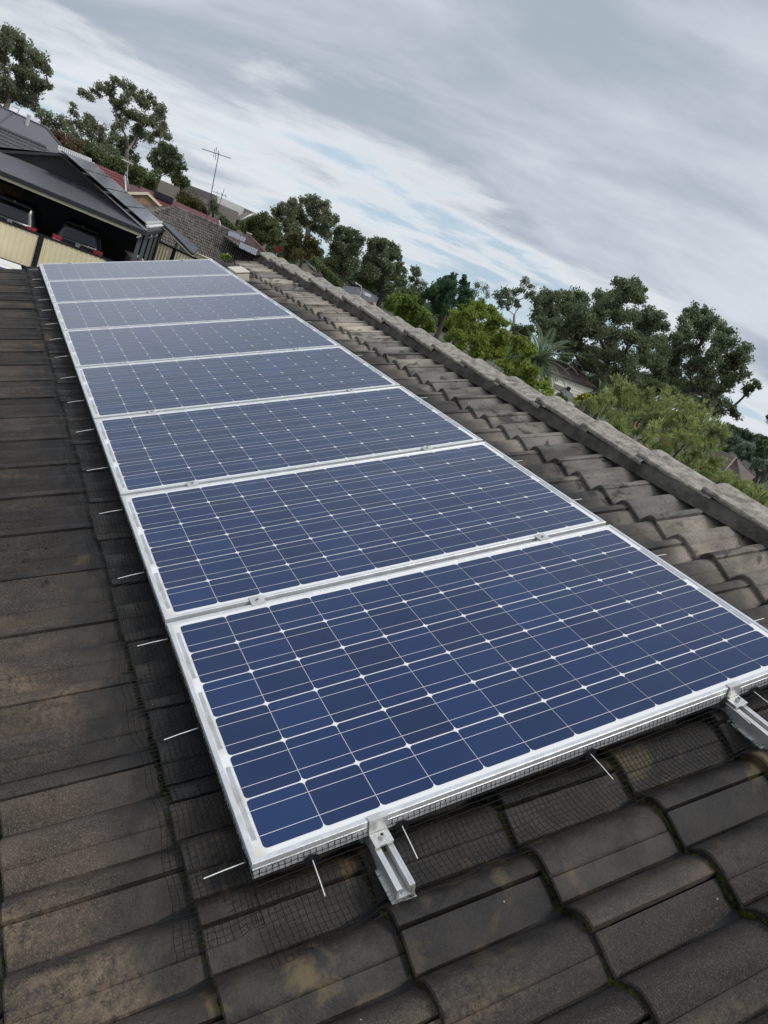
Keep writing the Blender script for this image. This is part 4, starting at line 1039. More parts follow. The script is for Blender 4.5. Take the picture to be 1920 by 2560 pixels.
# houses past the ridge on the right
def right_houses():
    S = lambda x, y, X: atx(1300+x/6.381, 860+y/6.381, X)
    r, off = mk('weatherboard_house', 'cream weatherboard house with brown tiled roof between the palm and the large gum', (36, -34, GZ-2))
    BRT = lichen_tile('brown_roof_tile', (.075, .052, .047), (.125, .095, .085), (.14, .11, .10)); BOARD = mat('cream_weatherboard', (.88, .85, .74), .6, 0, .05, 2)
    X = 34
    eL, eR = S(330, 375, X), S(1240, 715, X); rL, rP, rR = S(430, 250, X+2.6), S(862, 360, X+2.6), S(1290, 690, X+1.2)
    mb = MB(); mb.grid(tiled(eL, eR, rP, rL, 40, 12, .03, .04)); put(mb, 'front_roof', BRT, r, off)
    m2 = S(970, 465, X+2.4)
    mb = MB(); mb.prism([rP, m2, rR, eR], (0, 0, -.04)); put(mb, 'hip_roof', BRT, r, off)
    for pts in ([rL, rP], [rP, m2, rR], [rP, S(690, 430, X+.9)]): tube_line('ridge', [p+np.array([0, 0, .03]) for p in pts], .07, mat('brown_ridge', (.13, .085, .075), .8), r, off)
    tube_line('gutter', [eL+np.array([0, 0, -.06]), eR+np.array([0, 0, -.06])], .07, mat('brown_gutter', (.05, .035, .03), .5), r, off)
    w0, w1 = eL+np.array([.14, 0, -.08]), eR+np.array([.14, .2, -.08]); n = 16; rows = []
    n = 28
    for i in range(n):
        for q, dx in ((i/n, 0), ((i+1)/n, -.03)):
            rows.append([(p[0]+dx, p[1], p[2]-q*5.2) for p in (w0, w1)])
    mb = MB(); mb.grid(rows); put(mb, 'wall', BOARD, r, off)
    e = w1-w0; e2 = np.array([-e[1], e[0], 0]); e2 = e2/np.linalg.norm(e2); e2 = e2 if e2[0] > 0 else -e2
    mb = MB(); bb = w1-np.array([0, 0, 5.2]); mb.quad(w1, w1+e2*6, bb+e2*6, bb); put(mb, 'end_wall', BOARD, r, off)
    a, b = S(545, 470, X+.3), S(605, 495, X+.3); wn = MB(); wn.hexa([a-np.array([.05, 0, 1.0]), a+np.array([.05, 0, -1.0]), b+np.array([.05, 0, -1.0]), b-np.array([.05, 0, 1.0])], [a-np.array([.05, 0, 0]), a+np.array([.05, 0, 0]), b+np.array([.05, 0, 0]), b-np.array([.05, 0, 0])]); wo = put(wn, 'window', GLS, r, off)
    a = S(895, 600, X+.25); b = S(815, 770, X+.25); tube_line('downpipe', [a, (a[0], a[1], b[2])], .05, mat('brown_pipe', (.04, .03, .028), .5), r, off)
    mb = MB(); p = S(925, 500, X+1.6); mb.tube([p, p+np.array([0, 0, .25])], .09, 8); put(mb, 'roof_vent', BLK, r, off)
    al = S(905, 390, 36.6); root = empty('tv_aerial', al); tag(root, 'small flat aerial on the roof of the cream weatherboard house', 'aerial'); o = lambda p: np.array(p)-np.array(al)
    mb = MB(); mb.tube([o(al), o(S(905, 310, 36.6))], .02, 5); mb.build('mast', DULLW, root)
    mb = MB(); mb.tube([o(S(765, 245, 36.6)), o(S(990, 358, 36.6))], .02, 5); mb.build('boom', DULLW, root)
    mb = MB(); mb.tube([o(S(850, 250, 36.9)), o(S(945, 300, 36.9))], .018, 5); mb.build('reflector', DULLW, root)
    r, off = mk('porch', 'small tiled porch roof with slate end below the cream weatherboard wall', (32, -31, GZ-2), 'porch')
    p = [S(560, 630, 31.5), S(735, 705, 31.5), S(640, 745, 30.6), S(520, 690, 30.6)]
    mb = MB(); mb.prism(p, (0, 0, -.05)); put(mb, 'roof', mat('mossy_tile', (.10, .10, .075), .8, 0, .2, 5), r, off)
    p = [S(735, 705, 31.5), S(840, 800, 31.2), S(875, 890, 30.8), S(770, 905, 30.4), S(640, 745, 30.6)]
    mb = MB(); mb.prism(p, (0, 0, -.05)); put(mb, 'end_roof', mat('slate_sheet', (.12, .125, .145), .5, 0, .1, 3), r, off)
    tube_line('hip', [S(735, 705, 31.5), S(640, 745, 30.6)], .05, BRT, r, off)
    for q in (S(770, 900, 30.5), S(540, 690, 30.6)): tube_line('post', [q, (q[0], q[1], GZ-2)], .05, DULLW, r, off)
    mb = MB(); q = S(772, 715, 31.4); mb.tube([q-np.array([0, 0, .1]), q+np.array([0, 0, .12])], .13, 10); put(mb, 'vent_cowl', BLK, r, off)
    # roof at the far right, below the bottlebrush
    S = lambda x, y, X: atx(1720+x/7.375, 1000+y/7.375, X)
    r, off = mk('brown_hip_house', 'brown tiled hip roof glimpsed at the right edge between the bottlebrush and the wooded hill', (25, -38, GZ-3))
    B7 = mat('weathered_brown_tile', (.13, .105, .088), .85, 0, .25, 3)
    p0, p1, e1, hb, e0 = S(500, 905, 25), S(880, 1060, 25), S(1240, 1420, 23.5), S(640, 1345, 22.5), S(350, 1230, 22.5)
    mb = MB(); mb.grid(tiled(e0, hb, p1, p0, 12, 8, .03, .03)); put(mb, 'front_roof', B7, r, off)
    e2 = S(1000, 1640, 22.0); mb = MB(); mb.grid(tiled(hb, e2, p1, p1, 16, 9, .03, .03)); mb.add([p1, e2, e1], [(0, 1, 2)]); put(mb, 'hip_roof', B7, r, off)
    tube_line('hip', [p1, hb], .07, mat('pale_hip', (.22, .17, .15), .8, 0, .2, 6), r, off); tube_line('ridge', [p0, p1, e1], .06, B7, r, off)
    mb = MB(); c = .5*(hb+e1); mb.box(c[0]-.8, c[0]+4, c[1]-1.2, c[1]+1.8, GZ-3, c[2]-.9); put(mb, 'wall', BRICK, r, off)
    # dark roof behind the ridge, centre
    S = lambda x, y, X: atx(820+x/9.217, 680+y/9.217, X)
    r, off = mk('slate_roofed_house', 'dark slate hip roof with pale ridge lines, below the broad dark gum', (70, -35, GZ))
    SL = mat('slate_grey_roof', (.065, .065, .07), .55, 0, .1, 2)
    L0, P1, P2, P3, P4, P5, P6 = S(180, 330, 70), S(620, 360, 70), S(820, 395, 71), S(1080, 560, 70), S(1260, 740, 69), S(1190, 820, 66), S(850, 660, 64)
    mb = MB(); mb.add([L0, P1, P2, P3, P5, P6, S(100, 500, 64)], [(0, 1, 6), (1, 5, 6), (1, 2, 5), (2, 3, 5), (3, 4, 5)]); mb.add([P3, P4, P5], [(0, 1, 2)]); put(mb, 'roof', SL, r, off)
    for pts in ([L0, P1], [P1, S(800, 640, 65)], [P1, P2], [P2, P3], [P3, P4], [P3, P5]): tube_line('ridge', [p+np.array([-.05, 0, .03]) for p in pts], .06, mat('grey_ridge', (.16, .16, .165), .7), r, off)
    mb = MB(); q = S(895, 515, 67.5); mb.box(q[0]-.3, q[0]+.3, q[1]-.35, q[1]+.35, q[2]-.15, q[2]+.12); put(mb, 'skylight', WHITEP, r, off)
    a, b, c, d = S(1030, 700, 65), S(1080, 710, 65), S(1165, 805, 65), S(1110, 805, 65); mb = MB(); mb.prism([a, b, c, d], (1.5, -.2, -.3)); put(mb, 'gable_end', WHITEP, r, off)
    a, b, c, d = S(880, 690, 64), S(1030, 700, 64), S(1110, 810, 64), S(1000, 800, 64); mb = MB(); mb.prism([a, b, c, d], (.4, 0, -.4)); put(mb, 'lower_roof', REDTILE, r, off)
    mb = MB(); mb.box(66.5, 72, P5[1]+.5, L0[1], GZ, P5[2]-.3); put(mb, 'wall', BRICK, r, off)
    # street lamp before it
    b, m1, m2, t = S(720, 560, 58), S(770, 360, 58), S(725, 305, 58), S(620, 258, 58)
    root = empty('street_lamp', (b[0], b[1], GZ)); tag(root, 'grey street lamp with curved arm in front of the slate hip roof', 'street lamp'); o = lambda p: np.array(p)-np.array((b[0], b[1], GZ))
    mb = MB(); mb.tube([(0, 0, 0), o(b), o(S(765, 420, 58)), o(m1), o(S(755, 325, 58)), o(m2), o(S(670, 275, 58))], [.09, .07, .05, .05, .05, .045, .04], 8); mb.build('pole', DULLW, root, True)
    mb = MB(); mb.tube([o(S(672, 276, 58)), o(S(650, 266, 58)), o(t)], [.05, .12, .07], 8); mb.build('lamp_head', DULLW, root, True)
    # mossy roof nearer the end of our ridge
    S = lambda x, y, X: atx(680+x/13.825, 600+y/13.825, X)
    r, off = mk('mossy_roof_house', 'olive mossy tiled roof with pale hip just past the far end of the ridge', (58, -25, GZ))
    OM = mat('olive_tile', (.12, .11, .075), .85, 0, .3, 4)
    p = [S(900, 800, 58), S(1230, 820, 58), S(1420, 980, 56), S(1500, 1150, 55), S(1100, 1150, 55)]
    mb = MB(); mb.prism(p, (0, 0, -.06)); put(mb, 'roof', OM, r, off); tube_line('hip', [p[1], p[2]], .09, mat('tan_hip', (.26, .24, .20), .8), r, off)
    mb = MB(); mb.box(55.6, 58, p[3][1]+.5, p[0][1]-.3, GZ, p[3][2]-.4); put(mb, 'wall', BRICK, r, off)
    r, off = mk('dark_red_house', 'brown-red tiled roof with white chimney cap at the foot of the dark gums', (62, -28, GZ))
    p = [S(1420, 1010, 62), S(1640, 1020, 62), S(1850, 1220, 60), S(1990, 1450, 58), S(1500, 1400, 58)]
    mb = MB(); mb.prism(p, (0, 0, -.06)); put(mb, 'roof', mat('plum_tile', (.10, .06, .058), .8, 0, .2, 4), r, off)
    q = S(1590, 945, 63); mb = MB(); mb.box(q[0]-.3, q[0]+.3, q[1]-.35, q[1]+.35, q[2]-.6, q[2]+.08); put(mb, 'chimney_cap', WHITEP, r, off)
    mb = MB(); mb.box(59, 62, p[3][1]+.5, p[0][1]-.3, GZ, p[3][2]-.3); put(mb, 'wall', BRICK, r, off)
    q = S(215, 310, 60); root = empty('round_sign', (q[0], q[1], GZ)); tag(root, 'round red disc on a pale post just beyond the far ridge end', 'sign')
    mb = MB(); mb.tube([(0, 0, 0), (0, 0, q[2]-GZ)], .04, 8); mb.build('post', DULLW, root); mb = MB(); mb.disc((-.06, 0, q[2]-GZ), (-1, 0, 0), .27, .03, 20); mb.build('disc', mat('sign_red', (.42, .015, .03), .5), root)
right_houses()

# ------------------------------------------------------------------ trees and shrubs
def leaf_mat(name, c0, c1, back=.75, nscale=.8):
    c0 = [c*1.25 for c in c0]; c1 = [c*1.2 for c in c1]
    m, nt, b = principled(name); L = nt.links.new; N = nt.nodes.new
    g = N('ShaderNodeNewGeometry'); tc = N('ShaderNodeTexCoord')
    n = N('ShaderNodeTexNoise'); n.inputs['Scale'].default_value = nscale; n.inputs['Detail'].default_value = 3; L(tc.outputs['Object'], n.inputs['Vector'])
    ad = N('ShaderNodeMath'); ad.operation = 'MULTIPLY_ADD'; L(g.outputs['Random Per Island'], ad.inputs[0]); ad.inputs[1].default_value = .55
    mr = N('ShaderNodeMapRange'); L(n.outputs['Fac'], mr.inputs[0]); mr.inputs[1].default_value = .3; mr.inputs[2].default_value = .7; mr.inputs[3].default_value = 0; mr.inputs[4].default_value = .45
    L(mr.outputs[0], ad.inputs[2])
    mx = N('ShaderNodeMix'); mx.data_type = 'RGBA'; L(ad.outputs[0], mx.inputs['Factor']); mx.inputs['A'].default_value = (*c0, 1); mx.inputs['B'].default_value = (*c1, 1)
    L(mx.outputs['Result'], b.inputs['Base Color']); b.inputs['Roughness'].default_value = .6; b.inputs['Specular IOR Level'].default_value = .3
    tr = N('ShaderNodeBsdfTranslucent'); L(mx.outputs['Result'], tr.inputs[0])
    ms = N('ShaderNodeMixShader'); ms.inputs[0].default_value = back*.6; L(b.outputs[0], ms.inputs[1]); L(tr.outputs[0], ms.inputs[2])
    L(ms.outputs[0], nt.nodes['Material Output'].inputs[0]); return m
GUM = leaf_mat('gum_leaf', (0.085, 0.109, 0.065), (0.272, 0.301, 0.181))
GUMD = leaf_mat('dark_gum_leaf', (0.070, 0.099, 0.060), (0.231, 0.277, 0.143))
DKG = leaf_mat('dense_green_leaf', (0.049, 0.074, 0.032), (0.186, 0.224, 0.086))
CONI = leaf_mat('blue_green_leaf', (0.032, 0.078, 0.042), (0.115, 0.196, 0.096))
OLV = leaf_mat('olive_leaf', (0.064, 0.067, 0.026), (0.168, 0.160, 0.064))
BRWN = leaf_mat('brownish_leaf', (0.084, 0.063, 0.036), (0.210, 0.161, 0.091))
LIME = leaf_mat('light_green_leaf', (0.103, 0.148, 0.026), (0.344, 0.416, 0.083))
MIDG = leaf_mat('mid_green_leaf', (0.082, 0.129, 0.026), (0.245, 0.323, 0.072))
BOTB = leaf_mat('bottlebrush_leaf', (0.124, 0.162, 0.050), (0.422, 0.475, 0.176))
HAZY = leaf_mat('far_leaf', (0.076, 0.116, 0.084), (0.191, 0.251, 0.168))
HAZD = leaf_mat('far_dark_leaf', (0.064, 0.097, 0.059), (0.151, 0.209, 0.112))
PALM = leaf_mat('palm_leaf', (0.072, 0.099, 0.056), (0.192, 0.240, 0.136))
BARKP = mat('pale_gum_bark', (.30, .27, .23), .8, 0, .35, 3, 0, 60, .3)
BARKD = mat('dark_bark', (.065, .055, .047), .9, 0, .3, 4)
YELF = leaf_mat('yellow_leaf', (.20, .22, .02), (.42, .40, .03))

def leaves(rng, C, Rr, l, w, cov, droop=.3, sub=8, squash=.85):
    l, w = l*.68, w*.72
    if cov >= 1.5 and len(C) > 3:      # small tufts between neighbouring clumps close the crown up
        E_ = []; F_ = []
        for i in range(len(C)):
            dd = np.linalg.norm(C-C[i], axis=1); dd[i] = 1e9
            for j in np.argsort(dd)[:2]: E_.append(.5*(C[i]+C[j])); F_.append(.62*min(Rr[i], Rr[j]))
        C = np.concatenate([C, np.array(E_)]); Rr = np.concatenate([Rr, np.array(F_)])
    """leaf quads for clumps C (n,3) with radii Rr: each clump is a handful of tufts with air between them"""
    out = []
    for c, R in zip(C, Rr):
        n = int(cov*1.5*math.pi*R*R/(.25*l*w)); n = max(30, min(n, 4000))
        d = rng.normal(size=(sub, 3)); d /= np.linalg.norm(d, axis=1)[:, None]; d[:, 2] = d[:, 2]*.9+.12
        tc = c + d*R*rng.uniform(.10, .80, (sub, 1))
        k = rng.integers(0, sub, n); sg = R*(rng.uniform(.26, .46, sub)*(1 if sub < 14 else .62))[k][:, None]
        off = rng.normal(size=(n, 3)); off *= np.minimum(1, 1.9/np.linalg.norm(off, axis=1))[:, None]; off[:, 2] *= squash
        p = tc[k]+off*sg
        a = rng.normal(size=(n, 3)); a[:, 2] -= droop*1.6; a /= np.linalg.norm(a, axis=1)[:, None]
        b = np.cross(a, rng.normal(size=(n, 3))); b /= np.linalg.norm(b, axis=1)[:, None]
        s = rng.uniform(.65, 1.35, (n, 1)); a = a*l*.5*s; b = b*w*.5*s
        out.append(np.stack([p-a, p+b-a*.1, p+a, p-b-a*.1], 1))
    return np.concatenate(out)
def limb(mb, rng, p, q, r0, r1, sag=.12, n=6):
    p, q = np.array(p), np.array(q); L_ = np.linalg.norm(q-p); j = rng.normal(size=3)*L_*.06
    pts = [p*(1-t)+q*t+j*math.sin(math.pi*t)+np.array([0, 0, L_*sag*math.sin(math.pi*t)*(-.4)]) for t in np.linspace(0, 1, n)]
    mb.tube(pts, list(np.linspace(r0, r1, n)), 5, False)
SEED = [10]
def tree(name, label, group, zm, D, clumps, lm, bark=None, trunk=None, l=.24, w=.12, cov=1.5, depth=.7, cat='tree', base_z=None, sub=8, droop=.3, tr=.16, extra=None, fork=.35):
    """zm = (ox, oy, scale) of the enlarged view the clump circles (x, y, r) were read in; D = distance in metres"""
    SEED[0] += 1; rng = np.random.default_rng(SEED[0])
    ox, oy, s = zm; C = []; Rr = []
    xs = [c[0] for c in clumps]; wid = (max(xs)-min(xs))/s
    for (x, y, r) in clumps:
        px, py = ox+x/s, oy+y/s; zc = np.linalg.norm(ray(px, py)); f = FPX
        wm = wid/f*D
        d = D+rng.uniform(-.5, .5)*wm*depth; p = atd(px, py, d)
        zdep = (p-CW) @ CM[2]; C.append(p); Rr.append(r/s*zdep/f)
    C = np.array(C); Rr = np.array(Rr)
    bz = GZ if base_z is None else base_z
    if cat == 'shrub':                 # leafy down towards the ground
        lo = C.copy(); lo[:, 2] = bz+.3+(C[:, 2].min()-bz-.3)*rng.uniform(.05, .95, len(C)); C = np.concatenate([C, lo]); Rr = np.concatenate([Rr, Rr*1.05])
    if trunk: t = atd(ox+trunk[0]/s, oy+trunk[1]/s, D)
    else: t = C.mean(0)*1.0; t[2] = C[:, 2].min()
    bx = (t[0], t[1], bz)
    root = empty(name, bx); tag(root, label, cat, group); o = np.array(bx)
    V = leaves(rng, C, Rr, l, w, cov, droop, sub)
    link('crown', quads_mesh('crown', (V-o).astype(np.float32)), lm, root)
    mb = MB(); hub = C.mean(0); top = t*(1-fork)+hub*fork; top[2] = max(top[2], t[2])
    mb.tube([np.array([0, 0, 0.]), (t-o)*np.array([.5, .5, .5])+np.array([rng.normal()*.08, rng.normal()*.08, 0]), t-o, top-o], [tr*1.35, tr*1.1, tr*.9, tr*.6], 8, False)
    nodes = [t, .5*t+.5*top, top]; par = [None, 0, 1]; order = np.argsort(np.linalg.norm(C-top, axis=1))
    for i in order:
        c = C[i]; best = None
        for k, q in enumerate(nodes):
            cost = np.linalg.norm(c-q)*(1.0+.35*max(0, (q[2]-c[2])/(abs(c[2]-t[2])+.5)))+.22*np.linalg.norm(q-top)
            if best is None or cost < best[0]: best = (cost, k)
        nodes.append(c+rng.normal(size=3)*Rr[i]*.15); par.append(best[1])
    wt = [1]*len(nodes)
    for k in range(len(nodes)-1, 2, -1): wt[par[k]] += wt[k]
    for k in range(3, len(nodes)):
        r0 = min(tr*.55, tr*.13*math.sqrt(wt[k])); p, q = nodes[par[k]]-o, nodes[k]-o
        limb(mb, rng, p, q, r0*1.15, r0*.75, .15)
        for j in range(3):
            d = rng.normal(size=3); d[2] = abs(d[2])*.6; d /= np.linalg.norm(d); limb(mb, rng, q, q+d*Rr[min(k-3, len(Rr)-1)]*.8, r0*.5, tr*.02, .1, 4)
    mb.build('trunk', bark or BARKD, root, True)
    return root
Z5 = (0, 0, 2.765); Z2 = (300, 350, 2.9625); Z3 = (640, 450, 2.9625); Z4 = (1100, 650, 2.023); ZH = (1720, 1000, 7.375)
G1 = 'gum trees on the left skyline'; G2 = 'dark trees along the skyline past the ridge'; G3 = 'large gums on the right'; G4 = 'light green shrubs behind the ridge'
tree('gum_tree', 'tall gum tree cut by the left edge, above the smooth grey roof', G1, Z5, 62,
     [(40, 215, 50), (110, 260, 60), (160, 320, 60), (40, 300, 60), (220, 370, 60), (110, 370, 55), (270, 430, 60), (320, 480, 45), (190, 450, 60), (310, 590, 40), (345, 600, 25), (240, 540, 55), (120, 480, 55), (20, 400, 55), (50, 560, 60), (150, 600, 60), (250, 630, 45), (90, 660, 60), (20, 680, 60), (180, 690, 60), (250, 740, 40), (-60, 300, 70), (-80, 450, 80), (-60, 600, 80)], GUM, BARKP, (30, 780), .26, .13, 1.6, sub=10, tr=.22)
tree('gum_tree', 'large open-crowned gum tree with bare limbs showing, in the middle of the left skyline', G1, Z5, 72,
     [(790, 565, 38), (850, 585, 40), (910, 600, 40), (700, 605, 42), (760, 640, 45), (575, 645, 36), (620, 680, 36), (1040, 670, 36), (960, 690, 50), (1010, 730, 50), (1100, 760, 50), (1120, 800, 34), (860, 690, 48), (800, 740, 46), (900, 790, 55), (980, 830, 55), (1060, 850, 50), (1130, 890, 45), (1160, 950, 38), (830, 870, 45), (950, 920, 55), (1030, 960, 45), (800, 960, 50), (880, 1000, 55), (770, 1040, 50), (850, 1080, 50), (930, 1100, 40), (720, 1000, 45)], GUM, BARKP, (870, 1150), .27, .13, 1.5, sub=10, tr=.24)
tree('gum_tree', 'leaning grey-green gum left of the large open-crowned one, tuft at its top', G1, Z5, 68,
     [(508, 730, 26), (500, 775, 28), (530, 800, 24), (600, 820, 48), (640, 860, 55), (560, 870, 50), (690, 900, 48), (620, 930, 55), (700, 970, 50), (480, 860, 40), (500, 930, 50), (590, 1000, 55), (670, 1040, 55), (740, 1080, 50)], GUM, BARKD, (640, 1090), .26, .13, 1.3, tr=.18)
tree('grey_tree', 'thin grey-leaved tree behind the smooth grey roof, right of the tallest gum', G1, Z5, 66,
     [(290, 790, 36), (340, 800, 42), (380, 850, 42), (310, 850, 40), (260, 800, 30), (420, 830, 48), (430, 890, 50), (360, 890, 40)], GUM, BARKD, (360, 960), .24, .10, .85, tr=.12)
tree('brown_tree', 'brown-tinged bushy tree directly behind the hip of the smooth grey roof', G1, Z5, 60,
     [(350, 930, 48), (400, 980, 50), (450, 960, 45), (470, 1020, 50), (520, 1050, 45), (390, 930, 40), (540, 1000, 40)], BRWN, BARKD, (450, 1080), .22, .10, 1.6, tr=.12)
tree('dark_tree', 'dark dense tree filling the space below the large gum, over the red tiled roof', G1, Z5, 66,
     [(600, 1040, 60), (680, 1090, 65), (760, 1120, 65), (850, 1150, 65), (920, 1170, 60), (980, 1200, 60), (900, 1230, 60), (1000, 1260, 55), (950, 1290, 50), (1040, 1290, 45), (820, 1200, 60), (1050, 1230, 45)], DKG, BARKD, (900, 1320), .26, .14, 2.0, tr=.18)
tree('gum_tree', 'smaller upright gum with a bare dark trunk before the taupe warehouse wall', G1, Z5, 70,
     [(1120, 1010, 40), (1180, 1030, 42), (1080, 1060, 40), (1150, 1080, 50), (1220, 1090, 42), (1050, 1110, 38), (1110, 1140, 45), (1190, 1140, 45), (1250, 1150, 36), (1280, 1165, 22), (1080, 1190, 38), (1160, 1190, 40), (1130, 1000, 26), (1230, 1190, 26)], GUMD, BARKD, (1085, 1270), .25, .12, 1.5, tr=.16)
tree('round_tree', 'small round olive tree right of the upright gum, before the taupe warehouse', G1, Z5, 76,
     [(1220, 1220, 40), (1260, 1240, 40), (1290, 1270, 26), (1210, 1260, 36), (1260, 1280, 34)], DKG, BARKD, (1250, 1320), .25, .13, 1.8, tr=.12)
tree('grey_bush', 'loose olive bush growing over the dark red metal roof, left of the tall aerial', None, Z2, 66,
     [(480, 400, 40), (520, 440, 50), (470, 450, 45), (570, 470, 42), (540, 500, 45), (610, 500, 38), (630, 540, 30), (450, 430, 30)], OLV, BARKD, (530, 560), .25, .12, 1.5, tr=.12)
tree('yucca', 'spiky pale palm-like tree beside the mast of the tall aerial', None, Z2, 66,
     [(690, 450, 32), (670, 480, 32), (710, 490, 32), (690, 520, 34), (720, 540, 24)], GUM, BARKD, (690, 560), .42, .07, 1.4, tr=.12, droop=.6)
tree('dark_bush', 'dark bush at the right end of the dark red roof, under the factory wall', None, Z2, 68,
     [(760, 590, 32), (790, 615, 32), (740, 605, 24), (820, 640, 24), (850, 660, 22)], DKG, BARKD, (780, 650), .25, .13, 2.0, tr=.10)
tree('round_tree', 'dense round dark green tree between the grey factory and the tall gum past the ridge', G2, Z2, 62,
     [(960, 610, 45), (1010, 595, 42), (1070, 590, 48), (1120, 610, 50), (1170, 650, 45), (930, 650, 45), (1000, 650, 60), (1080, 660, 65), (1150, 700, 55), (960, 700, 50), (1040, 720, 60), (1120, 750, 55), (1000, 750, 45), (1180, 740, 45), (910, 620, 26)], DKG, BARKD, (1040, 800), .24, .14, 2.1, tr=.2)
tree('gum_tree', 'tall rounded gum with pale forked trunk past the far end of the ridge', G2, Z3, 66,
     [(140, 240, 40), (190, 215, 36), (215, 185, 36), (280, 165, 42), (340, 150, 30), (390, 155, 46), (450, 160, 45), (510, 180, 38), (520, 230, 45), (580, 280, 34), (595, 300, 26), (560, 330, 30), (240, 240, 55), (320, 230, 60), (410, 230, 60), (470, 290, 55), (260, 310, 60), (180, 290, 40), (350, 310, 60), (520, 300, 50), (300, 370, 60), (430, 360, 55), (500, 380, 55), (230, 370, 45), (540, 420, 45)], GUM, BARKP, (385, 430), .26, .14, 1.7, tr=.26, fork=.55)
tree('olive_tree', 'low olive-brown tree in front of the tall rounded gum', G2, Z3, 58,
     [(250, 430, 50), (320, 420, 50), (390, 450, 50), (290, 490, 55), (370, 510, 55), (430, 480, 45), (240, 500, 45), (300, 560, 50), (390, 570, 50), (460, 540, 45), (230, 560, 40)], OLV, BARKD, (340, 610), .24, .13, 1.8, tr=.14)
tree('dark_gum', 'dark gum right of the tall rounded one, gaps of sky in its upper left', G2, Z3, 64,
     [(600, 390, 36), (640, 370, 40), (690, 390, 42), (740, 400, 38), (780, 440, 36), (590, 470, 40), (640, 450, 48), (700, 460, 50), (760, 480, 46), (660, 520, 50), (720, 540, 55), (600, 540, 50), (560, 590, 55), (650, 600, 60), (730, 620, 60), (560, 500, 34), (580, 680, 55), (660, 690, 55), (600, 740, 45), (520, 640, 50)], GUMD, BARKD, (640, 760), .26, .14, 1.7, tr=.2)
tree('dark_gum', 'broad dark gum at the middle of the skyline, above the slate hip roof', G2, Z3, 68,
     [(840, 460, 34), (890, 460, 42), (950, 465, 42), (1000, 480, 42), (1040, 520, 40), (1050, 570, 40), (860, 520, 50), (930, 530, 55), (990, 560, 55), (820, 580, 55), (890, 610, 60), (970, 640, 60), (1060, 640, 48), (1100, 670, 32), (800, 660, 60), (870, 690, 60), (950, 720, 60), (1030, 720, 55), (1080, 760, 48), (900, 770, 55), (990, 800, 50), (940, 840, 45), (1080, 820, 45), (760, 720, 50), (800, 760, 45)], GUMD, BARKD, (930, 860), .27, .14, 1.9, tr=.24)
tree('slender_gum', 'small slender gum with a tufted top standing free right of the broad dark gum', G2, Z3, 74,
     [(1160, 660, 28), (1195, 660, 28), (1205, 695, 26), (1170, 700, 32), (1150, 740, 32), (1190, 760, 36), (1240, 770, 32), (1160, 800, 40), (1220, 820, 36), (1130, 840, 36)], GUMD, BARKD, (1175, 860), .26, .12, 1.3, tr=.14)
tree('leafy_tree', 'dense blue-green tree with pointed shoots, left one of the pointed pair behind the light shrubs', 'pointed blue-green trees', Z3, 46,
     [(1370, 770, 40), (1420, 730, 34), (1465, 710, 30), (1440, 780, 45), (1330, 810, 45), (1390, 840, 52), (1460, 840, 48), (1310, 870, 48), (1370, 910, 55), (1440, 920, 55), (1280, 820, 34), (1250, 860, 40), (1330, 960, 50), (1410, 980, 50), (1460, 770, 34)], CONI, BARKD, (1390, 1040), .22, .10, 2.0, tr=.16, droop=-.2)
tree('leafy_tree', 'narrower pointed blue-green tree, right one of the pointed pair behind the light shrubs', 'pointed blue-green trees', Z3, 47,
     [(1540, 720, 22), (1530, 760, 32), (1560, 780, 34), (1520, 820, 40), (1570, 840, 40), (1540, 880, 46), (1590, 890, 34), (1510, 910, 40), (1580, 940, 40), (1530, 970, 40)], CONI, BARKD, (1545, 1030), .22, .10, 2.1, tr=.15, droop=-.2)
tree('bare_tree', 'wispy grey half-bare tree behind the pointed pair', None, Z4, 60,
     [(190, 130, 28), (220, 150, 28), (180, 170, 26), (240, 180, 22), (210, 200, 22)], GUM, BARKP, (205, 280), .2, .06, .5, tr=.10)
tree('slender_gum', 'thin pale-stemmed gum with sparse crown, bright sky behind its bare stems', None, Z4, 44,
     [(430, 105, 24), (455, 135, 24), (470, 165, 22), (410, 150, 24), (440, 180, 22), (325, 165, 34), (290, 185, 30), (350, 200, 34), (380, 165, 28), (310, 220, 28), (380, 215, 26), (400, 235, 20), (345, 240, 24)], GUMD, BARKP, (372, 330), .20, .09, 1.0, tr=.10, depth=.4)
tree('big_gum', 'huge dark spreading gum behind the weatherboard house, rounded head breaking its top line', G3, Z4, 52,
     [(480, 195, 32), (540, 180, 40), (500, 240, 40), (580, 190, 36), (640, 185, 38), (690, 180, 40), (720, 205, 40), (800, 180, 36), (840, 195, 42), (895, 110, 30), (930, 125, 32), (980, 115, 34), (1015, 150, 30), (900, 160, 38), (960, 170, 45), (1000, 200, 40), (900, 220, 40), (1060, 265, 42), (1110, 290, 40), (1130, 340, 36), (560, 260, 55), (640, 260, 60), (730, 270, 60), (810, 260, 60), (890, 290, 62), (980, 290, 58), (1050, 340, 55), (520, 310, 48), (600, 340, 62), (690, 360, 66), (780, 360, 66), (870, 380, 66), (960, 390, 62), (1040, 420, 60), (600, 420, 55), (680, 450, 60), (770, 460, 62), (860, 480, 62), (940, 490, 60), (1020, 500, 55), (700, 530, 52), (790, 550, 55), (880, 570, 55), (970, 580, 55), (560, 380, 48), (640, 490, 45), (860, 640, 50), (940, 640, 50), (480, 290, 30), (520, 370, 36), (800, 620, 45), (1120, 410, 48), (1150, 480, 50), (1110, 550, 52), (1060, 620, 52), (1020, 680, 50), (1150, 580, 46), (1120, 650, 50)], GUMD, BARKD, (820, 700), .24, .13, 1.9, tr=.26, sub=9)
